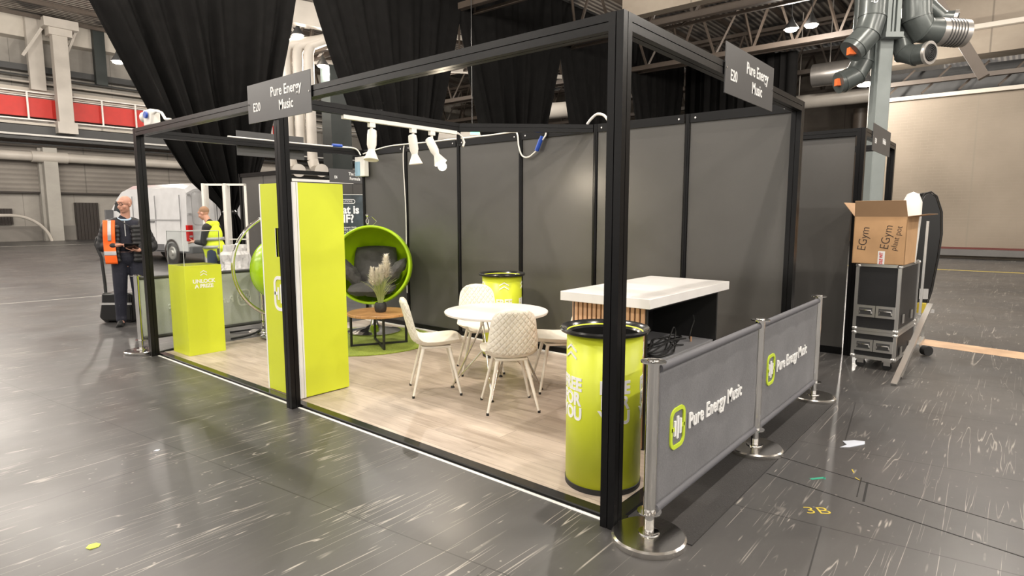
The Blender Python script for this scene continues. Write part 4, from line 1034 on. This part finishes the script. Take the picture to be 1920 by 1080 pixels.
MB().cyl((5.53,-.77,.06),(5.58,-.72,.06),.055).build('wheel', M_rub, t)
MB().box((5.60,-.70,.47),(5.68,-.62,.58)).build('yellow_block', M_yelp, t)
t = thing('leaning_rail_pair', 'pair of flat aluminium rails leaning on the lower flight case', 'rails', (4.1,-.72,0))
MB().bar((3.93,-.66,.012),(4.95,-.80,.66),.05,.022).build('rail', M_alu, t); MB().bar((4.25,-.66,.012),(4.98,-.76,.55),.05,.022).build('rail', M_alu, t)
MB().bar((4.35,-.69,.27),(4.4,-.70,.20),.02,.12).build('crosspiece', M_alu, t)

# ------------------------------------------------------------------ neighbouring stand behind (left)
e4 = thing('rear_stand_frame', 'black shell-scheme stand behind the totem with E4 board', 'stand frame', (6,11.5,0))
for x, y in ((4.3,10.26),(4.3,12.3),(7.3,10.26),(9.3,10.26)): grooved((x,y,0),(x,y,2.5),S,S,e4,'post')
grooved((4.34,10.26,T),(9.3,10.26,T),S,S,e4); grooved((4.3,10.3,T),(4.3,12.3,T),S,S,e4)
MB().box((4.29,10.3,.05),(4.31,11.27,2.42)).build('wall_panel', M_panel, e4); MB().box((4.29,11.31,.05),(4.31,12.26,2.42)).build('wall_panel', M_panel, e4)
for k in range(5): MB().box((4.34+k,12.3,.05),(5.32+k,12.32,2.42)).build('wall_panel', M_panel, e4)
grooved((4.34,12.3,T),(9.3,12.3,T),S,S,e4)
MB().bar((4.5,11.3,2.36),(6.6,11.3,2.36),.10,.06).build('light_bar', M_wplas, e4)
sign_board('dark grey E4 name board on the stand behind the totem', (5.75,10.2,2.43), (1,0,0), w_=1.05, t1='E4', t2='The SoW\nFormula', sz=.10)
ub = px(650, 14.2); t = thing('roller_banner', 'dark roller banner with large white words behind the ball chair', 'banner', (*ub,0))
Mb = frame((*ub,0), (.80,-.60,0), (0,0,1))
MB().box((-.42,.06,-.005),(.42,2.03,.005), Mb).build('print', M_post, t); MB().box((-.43,0,-.08),(.43,.07,.08), Mb).build('base', M_alu, t); MB().box((-.42,2.03,-.01),(.42,2.045,.01), Mb).build('top_bar', M_alu, t)
text('headline', 'What is\nEMF?', .26, Mb @ Matrix.Translation((-.05,1.58,.007)), M_white, t, off=.03, sx=.88, lines=.8)
text('body_copy', 'electromagnetic fields\nbody circulation and energy\nTrack it on a battery well\nwith daily use', .055, Mb @ Matrix.Translation((0,1.2,.007)), M_white, t, off=.005)
a_, c_ = rect_ring(.42,.10,.05,.012); n_ = len(a_); b = MB(); b.add([Mb @ Matrix.Translation((.02,1.88,.007)) @ Vector((x,y,0)) for P_ in (a_,c_) for x,y in P_], [(i,(i+1)%n_,n_+(i+1)%n_,n_+i) for i in range(n_)]).build('pill_outline', M_white, t)
text('pill_word', 'SOLUTIONS', .055, Mb @ Matrix.Translation((.02,1.88,.007)), M_white, t, off=.01)
# white open frames
for i, (u, lb) in enumerate(((408.5,'left one of two empty white upright frames'),(448.5,'right one of two empty white upright frames'))):
    x, y = px(u, 12.2); t = thing('white_upright_frame', lb, 'frame', (x,y,0), math.atan2(-.768,.64)+.1)
    for a_ in ((-.2,-.16),(.16,.2)): MB().box((a_[0],-.02 if a_[0]>0 else -.12,0),(a_[1],.02 if a_[0]>0 else .14,2.19)).build('upright', M_wplas, t, world=False)
    MB().box((-.2,-.02,2.15),(.2,.02,2.19)).build('top_rail', M_wplas, t, world=False); MB().box((-.2,-.02,1.08),(.2,.02,1.10)).box((-.2,-.12,0),(.2,.12,.04)).build('cross_rail', M_wplas, t, world=False)
x, y = px(441, 11.4); b = MB()
def Pw(i, j):
    a = 2*PI*i/40; z = 1.02*(j/17)
    r = .24+.08*mn.noise(Vector((math.cos(a)*2.5,math.sin(a)*2.5,z*5)))+.03*mn.noise(Vector((math.cos(a)*9,math.sin(a)*9,z*14)))
    k = 1 if z < .9 else .75
    return (x+r*k*math.cos(a)*1.1, y+r*k*math.sin(a)*.8, z)
b.grid(Pw, 40, 18, True); b.f.append(tuple(i*18+17 for i in range(40)))
tag(b.build('wrapped_bundle', M_film, ang=20), 'crumpled bundle wrapped in clear film beside the white frames', 'bundle')

# ------------------------------------------------------------------ van
van = thing('delivery_van', 'white high-roof panel van parked far left with its rear doors toward the stand', 'van', (6.64,18.73,0), math.radians(97.2))
side = [(.02,.42),(0,1.0),(.03,1.9),(.10,2.42),(.25,2.55),(.8,2.60),(3.9,2.60),(4.25,2.52),(4.55,2.30),(5.0,1.62),(5.35,1.40),(5.80,1.22),(5.95,.95),(5.95,.42)]
b = MB(); rows = 9; n = len(side)
vs = []
for k in range(rows):
    v = k/(rows-1)*2-1
    for x, z in side:
        vs.append((x+(2.95-x)*.0, v*1.0, z))
def wy(z): return 1.0 if z < 1.1 else 1.0-.12*((z-1.1)/1.5)**1.6
b = MB(); Rr = []
for k in range(rows):
    s_ = -1+2*k/(rows-1); ring = []
    for x, z in side:
        e = abs(s_)**6; zz = z-(.16*e if z > 2.0 else 0); xx = x+(.06*e if x < .3 else (-.10*e if x > 5.2 else 0)); ring.append((xx, s_*wy(z), zz))
    Rr.append(ring)
b.add([p for r in Rr for p in r], [(k*n+i, (k+1)*n+i, (k+1)*n+(i+1)%n, k*n+(i+1)%n) for k in range(rows-1) for i in range(n)]+[tuple(range(n))[::-1], tuple((rows-1)*n+i for i in range(n))])
b.build('body', M_van, van, world=False, ang=28)
MB().box((.0,-.97,.36),(5.9,.97,.46)).build('underside', M_vpl, van, world=False)
for sy in (-1, 1):
    for k, x in enumerate((1.0,4.85)):
        wl = MB().cyl((x,sy*.76,.345),(x,sy*1.0,.345),.345,n=32).build('wheel', M_rub, van, world=False)
        MB().lathe([(.0001,.03),(.07,.035),(.10,.01),(.19,.02),(.215,.0)], 24, Matrix.Translation((x,sy*1.0,.345)) @ Matrix.Rotation(-sy*PI/2,4,'X'), False).build('hubcap', M_alu, wl, world=False)
        MB().lathe([(.36,0),(.44,0),(.44,.012),(.36,.012)], 32, Matrix.Translation((x,sy*(1.0),.36)) @ Matrix.Rotation(-sy*PI/2,4,'X'), False).build('wheel_arch', M_louv, van, world=False)
    MB().box((1.45,sy*1.0-.01,.42),(4.3,sy*1.0+.012,.62)).build('sill_moulding', M_vpl, van, world=False)
    b = MB()
    for x in (.42,1.9,3.35): b.box((x,sy*.97-.0,.7),(x+.012,sy*1.004+.0,2.2))
    b.box((.42,sy*.995-.004,1.40),(2.9,sy*1.002+.002,1.43)); b.build('panel_seam', M_refl, van, world=False)
    MB().box((2.0,sy*.99-.01,1.33),(3.3,sy*1.003+.006,1.37)).build('door_runner', M_vpl, van, world=False)
    MB().prism([(3.75,1.35),(4.95,1.35),(4.55,2.05),(3.75,2.05)], -.012, .012, Matrix.Translation((0,sy*.955,0)) @ Matrix.Rotation(PI/2,4,'X') ).build('side_window', M_vgl, van, world=False)
    MB().box((-.02,sy*.93-.07,.75),(.08,sy*.93+.07,1.25)).box((-.01,sy*.985-.02,.75),(.12,sy*.985+.02,1.25)).build('tail_light', M_tl, van, world=False)
    MB().box((4.75,sy*1.0-.02,1.42),(4.85,sy*1.0+sy*.2+.02,1.75)).build('door_mirror', M_vpl, van, world=False)
    b = MB(); pp_ = rect_ring(.78,1.05,.14,.012); nn = len(pp_[0])
    Mr = Matrix.Translation((-.004,sy*.46,1.78)) @ Matrix(((0,0,1,0),(1,0,0,0),(0,1,0,0),(0,0,0,1)))
    b.add([Mr @ Vector((x,y,z)) for z in (0,-.008) for P_ in pp_ for x,y in P_], [(i,(i+1)%nn,nn+(i+1)%nn,nn+i) for i in range(nn)]+[(2*nn+i,3*nn+i,3*nn+(i+1)%nn,2*nn+(i+1)%nn) for i in range(nn)])
    b.build('door_pressing', M_refl, van, world=False)
    for z in (.9,1.6,2.2): MB().box((-.03,sy*.93-.05,z-.03),(.03,sy*.93+.05,z+.03)).build('hinge', M_refl, van, world=False)
MB().box((-.012,-.006,.55),(.03,.006,2.45)).build('door_gap', M_vpl, van, world=False)
MB().box((-.04,-.12,1.12),(0,-.02,1.3)).build('door_handle', M_vpl, van, world=False)
MB().box((-.12,-.98,.36),(.06,.98,.58)).build('rear_bumper', M_vpl, van, world=False, bev=.03)
MB().box((5.9,-.98,.36),(6.02,.98,.7)).build('front_bumper', M_vpl, van, world=False, bev=.03)
MB().add([(4.57,-.82,2.24),(4.57,.82,2.24),(5.03,.88,1.62),(5.03,-.88,1.62),(4.6,-.82,2.27),(4.6,.82,2.27),(5.07,.88,1.64),(5.07,-.88,1.64)], [(0,1,2,3),(4,7,6,5),(0,4,5,1),(1,5,6,2),(2,6,7,3),(3,7,4,0)]).build('windscreen', M_vgl, van, world=False)

# ------------------------------------------------------------------ people
def remesh(o, vox=.010, it=4, bumpname=None):
    md = o.modifiers.new('remesh', 'REMESH'); md.mode = 'VOXEL'; md.voxel_size = vox; md.use_smooth_shade = True
    ms = o.modifiers.new('smooth', 'SMOOTH'); ms.iterations = it; ms.factor = .5
    return o
def head(b, c, R3, face_fwd=None):
    """c = head centre; R3 maps local (x right of figure's left, -y forward, z up)"""
    def p(x, y, z): return Vector(c)+R3 @ Vector((x,y,z))
    b.ell(p(0,.012,.035), (.076,.095,.088), R3); b.ell(p(0,-.018,-.035), (.062,.075,.085), R3); b.ell(p(0,-.05,-.088), (.032,.03,.026), R3)
    b.cap(p(0,-.088,.015), p(0,-.108,-.028), .010, .015, 8); b.ell(p(0,-.078,.045), (.055,.02,.014), R3)
    b.ell(p(0,-.088,-.056), (.024,.012,.009), R3); b.ell(p(0,-.084,-.068), (.020,.012,.008), R3)
    for s_ in (-1,1):
        b.ell(p(s_*.079,.008,-.005), (.010,.018,.030), R3 @ Matrix.Rotation(.1*s_,3,'Z')); b.ell(p(s_*.042,-.062,-.03), (.022,.02,.025), R3)
        b.ell(p(s_*.032,-.081,.018), (.014,.008,.008), R3)
def hand(b, wrist, d, nrm, side, curl=.5, point=False, sc_=1.0):
    """palm along d, palm facing nrm; side = direction of thumb"""
    d, nrm = Vector(d).normalized(), Vector(nrm).normalized(); sd = d.cross(nrm).normalized()*side; w0 = Vector(wrist)
    b.cap(w0, w0+d*.03, .026, .026, 10)
    for k in range(4):
        o_ = sd*(.030-.02*k); b.cap(w0+d*.02+o_*.7, w0+d*.088+o_, .016, .012, 8)
        base = w0+d*.092+o_; L = (.042,.048,.045,.034)[k]; cu = (.1 if point and k == 0 else curl); pos = base; dd = d
        for j in range(3):
            dd = (dd*math.cos(cu)+nrm*math.sin(cu)).normalized(); q_ = pos+dd*L*(1,.7,.5)[j]; b.cap(pos, q_, .0092-.0008*j, .0086-.0008*j, 8); pos = q_
    th = w0+d*.03+sd*.026; t1 = th+(d*.6+sd*.7+nrm*.3).normalized()*.045; t2 = t1+(d*.9+sd*.1+nrm*.4).normalized()*.035; b.cap(th, t1, .014, .011, 8); b.cap(t1, t2, .0105, .0085, 8)
# man in dark quilted jacket, facing the camera, head turned to picture left
mx, my = .60, 8.33
man = thing('person', 'bald man in glasses, quilted jacket and orange vest, tapping a tablet by far post', 'person', (mx,my,0), math.radians(-17.6))
b = MB(); I3 = Matrix.Identity(3); HR = Matrix.Rotation(math.radians(-42),3,'Z') @ Matrix.Rotation(math.radians(4),3,'X')
head(b, (.02,-.05,1.72), HR)
b.cap((0.01,-.0,1.47), (.02,-.03,1.64), .062, .058, 16)
b.ell((0,.0,1.30), (.19,.115,.22)); b.ell((0,0,1.02), (.165,.115,.20)); b.cap((-.17,0,1.44), (.17,0,1.44), .055, .055)
for s_ in (-1,1): b.cap((s_*.09,0,.95), (s_*.11,-.01,.50), .085, .055); b.cap((s_*.11,-.01,.50), (s_*.12,.02,.09), .055, .04); b.cap((s_*.12,.02,.06), (s_*.14,-.13,.035), .04, .03)
# right arm (picture left)
RS, RE, RW = Vector((-.20,0,1.42)), Vector((-.29,.04,1.13)), Vector((-.10,-.19,1.16))
b.cap(RS, RE, .05, .04); b.cap(RE, RW, .04, .028); hand(b, RW, (1,-.35,.05), (.1,-.2,-1), 1, .25, True)
LS, LE, LW = Vector((.20,0,1.42)), Vector((.32,.05,1.12)), Vector((.14,-.20,1.08))
b.cap(LS, LE, .05, .04); b.cap(LE, LW, .04, .028); hand(b, LW, (-1,-.25,.1), (0,-.1,1), -1, .3)
remesh(b.build('body', M_skin, man, world=False), .0075, 3)
b = MB()   # trousers
b.ell((0,0,.98), (.185,.135,.14))
for s_ in (-1,1): b.cap((s_*.095,0,.93), (s_*.11,-.015,.50), .105, .085); b.cap((s_*.11,-.015,.50), (s_*.125,.02,.13), .085, .068); b.cap((s_*.125,.02,.13), (s_*.125,.01,.09), .07, .07)
remesh(b.build('trousers', M_navy, man, world=False), .012, 4)
b = MB()
for s_ in (-1,1):
    b2_ = MB(); b2_.cap((s_*.125,.05,.05), (s_*.15,-.16,.038), .048, .036, 14); b2_.ell((s_*.125,.03,.085), (.05,.055,.04)); b2_.box((s_*.137-.045,-.19,0),(s_*.137+.045,.09,.022), Matrix.Rotation(s_*.1,4,'Z')); remesh(b2_.build('shoe', M_rub, man, world=False), .009, 3)
# jumper
b = MB(); b.ell((0,-.01,1.25), (.19,.135,.30)); b.cap((0,0,1.46),(-.005,-.01,1.52), .085, .07); b.cap((-.14,0,1.44),(.14,0,1.44),.07,.07); remesh(b.build('jumper', M_navy, man, world=False), .012, 4)
# jacket: quilted, open at the front; torso rows plus sleeves
b = MB()
for k in range(9):
    z = .94+.058*k; w_ = .235-.012*abs(k-2)*.5
    for i in range(15):
        a = math.radians(-64+308*i/14); a2 = math.radians(-64+308*(i+1)/14)
        if i < 14: b.cap((w_*math.cos(a),.165*math.sin(a),z), (w_*math.cos(a2),.165*math.sin(a2),z), .034, .034, 8)
b.cap((-.20,.01,1.44),(-.09,.03,1.49),.06,.06); b.cap((.20,.01,1.44),(.09,.03,1.49),.06,.06); b.cap((-.18,.05,1.40),(.18,.05,1.40),.09,.09)
def sleeve(a, c_, r0, r1, n):
    for k in range(n):
        p_, q_ = Vector(a).lerp(Vector(c_), k/n), Vector(a).lerp(Vector(c_), (k+.75)/n); r = r0+(r1-r0)*k/n; b.cap(p_, q_, r, r, 12)
        m_ = p_.lerp(q_,.5); b.ell(m_, (r*1.08,)*3, n=12)
sleeve(RS, RE, .085, .075, 5); sleeve(RE, RE.lerp(RW,.82), .072, .055, 4); sleeve(LS, LE, .085, .078, 5); sleeve(LE, LE.lerp(LW,.82), .075, .055, 4)
remesh(b.build('quilted_jacket', M_puff, man, world=False), .011, 2)
def shell_strip(name, m_, xs, zs, off, side=-1, th=.012):
    b = MB(); nu, nv = 12, 24
    def P(i, j):
        u, v = i/(nu-1), j/(nv-1); x = xs[0]+(xs[1]-xs[0])*u; z = zs[0]+(zs[1]-zs[0])*v
        yy = -.165*math.sqrt(max(.02,1-(x/.30)**2))-off-.01*math.sin(z*20)+(.05*max(0,z-1.3)/.2)
        return (x+.02*math.sin(z*4), yy, z)
    b.grid(P, nu, nv); return b.build(name, m_, man, world=False, sol=th, ang=80)
shell_strip('orange_vest', M_orng, (-.245,-.105), (.90,1.50), .035)
shell_strip('reflective_band', M_refl, (-.248,-.104), (1.02,1.075), .044)
shell_strip('reflective_band', M_refl, (-.19,-.15), (1.22,1.50), .046)
b = MB(); b.tube([(.075*math.cos(a),-.01+.075*math.sin(a),1.525-.02*math.sin(a)*-1) for a in [2*PI*k/20 for k in range(20)]], .014, 8, True); b.build('collar', M_bcol, man, world=False)
MB().box((-.006,-.152,1.28),(.006,-.138,1.50)).build('zip', M_refl, man, world=False)
b = MB()
for s_ in (-1,1): b.tube([Vector((.02,-.05,1.72))+HR @ Vector((s_*(.036)+.026*math.cos(a),-.108,.012+.017*math.sin(a))) for a in [2*PI*k/14 for k in range(14)]], .0028, 6, True); b.tube([Vector((.02,-.05,1.72))+HR @ Vector(v) for v in ((s_*.062,-.106,.014),(s_*.078,-.06,.014),(s_*.084,.005,.012))], .0028, 6)
b.tube([Vector((.02,-.05,1.72))+HR @ Vector(v) for v in ((-.012,-.112,.014),(.012,-.112,.014))], .0026, 6)
b.build('glasses', M_rub, man, world=False)
Mt = Matrix.Rotation(math.radians(-17.6),4,'Z')
tb = thing('tablet', 'small dark tablet held in front of the bald man', 'tablet', (mx,my,0), math.radians(-17.6))
MB().box((-.085,-.12,-.005),(.085,.12,.005), Matrix.Translation((.06,-.27,1.13)) @ Matrix.Rotation(-.45,4,'X')).build('slab', M_bpl, tb, world=False)
bgm = thing('shoulder_bag', 'flat black bag hanging at the hip of the bald man', 'bag', (mx,my,.6), math.radians(-17.6))
MB().box((.20,-.02,.72),(.26,.17,1.02)).build('pouch', M_puff, bgm, world=False, bev=.02).location.z = -.6
MB().tube([(.235,-.0,.40),(.18,-.10,.62),(.05,-.205,.82),(-.09,-.16,.93)], .008, 6).build('strap', M_puff, bgm, world=False)
# man in yellow vest, profile to the left
wx, wy_ = px(400, 11.5)
m2 = thing('person', 'short-haired man in yellow hi-vis vest and black sleeves beside the van', 'person', (wx,wy_,0), math.radians(-143))
b = MB(); HR2 = Matrix.Rotation(math.radians(18),3,'X')
ox = Vector((0,-.08,0))
head(b, (0,-.14,1.60), HR2); b.cap((0,-.03,1.38),(0,-.10,1.53),.058,.055,16); b.ell((0,-.0,1.22),(.18,.12,.22)); b.ell((0,.03,.98),(.16,.12,.18)); b.cap((-.16,0,1.36),(.16,0,1.36),.05,.05)
for s_ in (-1,1):
    b.cap((s_*.09,.04,.92),(s_*.10,.02,.48),.085,.055); b.cap((s_*.10,.02,.48),(s_*.11,.05,.09),.055,.04); b.cap((s_*.11,.05,.06),(s_*.12,-.1,.035),.04,.03)
    S_, E_, W_ = Vector((s_*.19,0,1.34)), Vector((s_*.21,-.06,1.06)), Vector((s_*.08,-.30,1.07)); b.cap(S_,E_,.048,.04); b.cap(E_,W_,.038,.028); hand(b, W_, (-s_*.5,-1,.1), (0,0,-1 if s_ > 0 else 1), s_, .35)
remesh(b.build('body', M_skin, m2, world=False), .0085, 3)
b = MB(); b.ell(Vector((0,-.14,1.60))+HR2 @ Vector((0,.022,.048)), (.080,.094,.084), HR2); remesh(b.build('hair', M_hair, m2, world=False), .009, 2)
b = MB(); b.ell((0,.03,.95),(.18,.135,.13))
for s_ in (-1,1): b.cap((s_*.095,.04,.90),(s_*.105,.02,.48),.10,.08); b.cap((s_*.105,.02,.48),(s_*.115,.05,.08),.08,.065)
remesh(b.build('jeans', mat('dark_blue_denim',(.03,.045,.09),.8), m2, world=False), .012, 4)
for s_ in (-1,1):
    b = MB(); b.cap((s_*.115,.07,.045),(s_*.13,-.13,.036),.046,.036,12); remesh(b.build('boot', M_rub, m2, world=False), .009, 2)
b = MB()
for s_ in (-1,1):
    S_, E_, W_ = Vector((s_*.19,0,1.34)), Vector((s_*.21,-.06,1.06)), Vector((s_*.08,-.30,1.07)); b.cap(S_,E_,.075,.062); b.cap(E_,E_.lerp(W_,.8),.060,.045)
b.cap((-.17,0,1.35),(.17,0,1.35),.075,.075); b.ell((0,0,1.2),(.19,.13,.2)); b.cap((0,0,1.4),(0,-.05,1.45),.07,.06)
remesh(b.build('black_shirt', M_bshirt, m2, world=False), .011, 4)
b = MB(); b.ell((0,.01,1.20),(.215,.155,.22)); b.ell((0,.03,1.0),(.21,.165,.16)); b.cap((-.12,.02,1.40),(.12,.02,1.40),.065,.065); b.cap((0,.02,.86),(0,.02,.95),.17,.2)
remesh(b.build('yellow_vest', M_yel, m2, world=False), .011, 4)
b = MB()
for z, r1, r2 in ((1.13,.226,.168),(.98,.222,.176)):
    b.grid(lambda i,j: (r1*math.cos(2*PI*i/40), .02+r2*math.sin(2*PI*i/40), z-.028+.056*j), 40, 2, True)
b.build('reflective_band', M_refl, m2, world=False, sol=.006)
# trolley with tall handle by the first man
t = thing('floor_cleaner', 'black wheeled floor machine with tall curved handle left of the bald man', 'floor machine', (.7,9.9,0))
X_, Y_ = px(192, 9.0); c_ = Vector((X_,Y_,0)); r_ = Vector((.64,-.768,0))
MB().tube([c_+r_*.03+Vector((0,0,.30)), c_+r_*.0+Vector((0,0,.42)), c_+Vector((0,0,.55)), c_-r_*.02+Vector((0,0,.95)), c_-r_*.06+Vector((0,0,1.06)), c_-r_*.09+Vector((0,0,1.14)), c_-r_*.06+Vector((0,0,1.24)), c_+Vector((0,0,1.27)), c_+r_*.2+Vector((0,0,1.27))], .022, 12).build('handle', M_bsteel, t)
Mq = frame(c_, r_, (0,0,1)) 
MB().prism([(.0,.08),(.06,.02),(.5,.02),(.5,.44),(.06,.44),(.05,.3)], -.2, .2, Mq).build('body', M_bpl, t, bev=.03)
MB().cyl(Mq @ Vector((.08,.05,-.15)), Mq @ Vector((.08,.05,.15)), .05).cyl(Mq @ Vector((.42,.05,-.15)), Mq @ Vector((.42,.05,.15)), .05).build('roller', M_rub, t)
MB().box((.04,.27,.2),(.5,.30,.215), Mq).build('silver_strip', M_alu, t)

# ------------------------------------------------------------------ small things on the floor
cable('thick black cable looping on the floor by the prize plinth', [(.1,6.02,.01),(.3,6.1,.012),(.45,6.05,.012),(.62,6.2,.012),(.9,6.4,.012)], .012, M_rub)
cable('black cable curled on the floor behind the plinth, near the hoop of barrier', [(1.0,6.15,.012),(1.2,6.1,.03),(1.4,6.2,.05),(1.5,6.45,.03),(1.2,6.6,.012)], .012, M_rub)
Mf = Matrix.Translation((.88,-.73,.001)) @ Matrix.Rotation(-.95,4,'Z')
tag(text('floor_marking', '3B', .105, Mf, M_yelp, None, ext=.0006, off=-.012, sx=1.25), 'yellow painted 3B on the dark floor at right', 'floor marking')
def patch(lb, cx_, cy_, pts, m_, name, cat, z=.0015):
    b = MB(); n = len(pts); vs = [(cx_+x, cy_+y, z+.004*abs(math.sin(i*2.3))) for i,(x,y) in enumerate(pts)]; b.add([(cx_,cy_,z+.006)]+vs+[(v[0],v[1],.0004) for v in vs], [(0,i+1,(i+1)%n+1) for i in range(n)]+[(i+1,n+i+1,n+(i+1)%n+1,(i+1)%n+1) for i in range(n)]); return tag(b.build(name, m_, smooth=False), lb, cat)
patch('torn scrap of pale blue paper lying on the floor at right', 2.08, -.67, [(-.13,.05),(-.06,.02),(.0,.06),(.07,.0),(.10,-.06),(.04,-.07),(-.02,-.04),(-.09,.0)], M_paper, 'paper_scrap', 'paper')
patch('small yellow-green tape scrap on the dark floor at lower left', -1.717, 1.843, [(-.028,.01),(-.01,.028),(.018,.02),(.03,-.004),(.016,-.024),(-.02,-.018)], M_tape, 'tape_scrap', 'tape')
patch('small cream scrap on the floor at left', -1.05, 2.9, [(-.02,.01),(0,.015),(.02,.0),(0,-.015)], M_paper, 'paper_crumb', 'paper')
tag(MB().bar((1.28,-.60,.001),(1.36,-.66,.001),.02,.001).bar((1.36,-.66,.001),(1.33,-.665,.001),.012,.001).build('floor_mark', M_teal), 'small green painted arrow on the floor by the floor hatch', 'floor marking')
tag(MB().bar((1.60,-.76,.0006),(1.55,-.78,.0006),.007,.001).bar((1.48,-.80,.0006),(1.45,-.83,.0006),.007,.001).build('floor_mark', M_yelp), 'faint yellow paint dashes on the floor by the floor hatch', 'floor marking')
b = MB()
def hl(p, q, w_=.008): b.bar((*p,.0008),(*q,.0008),w_,.0012)
hl((1.20,-.37),(.96,-1.9)); hl((1.52,-.36),(1.30,-1.8),.006); hl((1.16,-.90),(1.45,-.87),.012); hl((1.2,-.86),(1.5,-.83),.006)
struct(b.build('trim_15', M_groove))
b = MB(); b.bar((6.45,-.5,.001),(4.9,-8.5,.001),.42,.002); struct(b.build('trim_16', M_tan))
b = MB(); b.bar((-20,38,.001),(24,37.2,.001),.12,.002); b.bar((-8,12.9,.001),(1.6,12.3,.001),.035,.001); struct(b.build('trim_17', mat('worn_white_line',(.5,.48,.44),.6)))
b = MB(); b.bar((18.5,4,.001),(18.9,-8,.001),.10,.002); struct(b.build('trim_18', M_yelp))
bpy.context.view_layer.update()
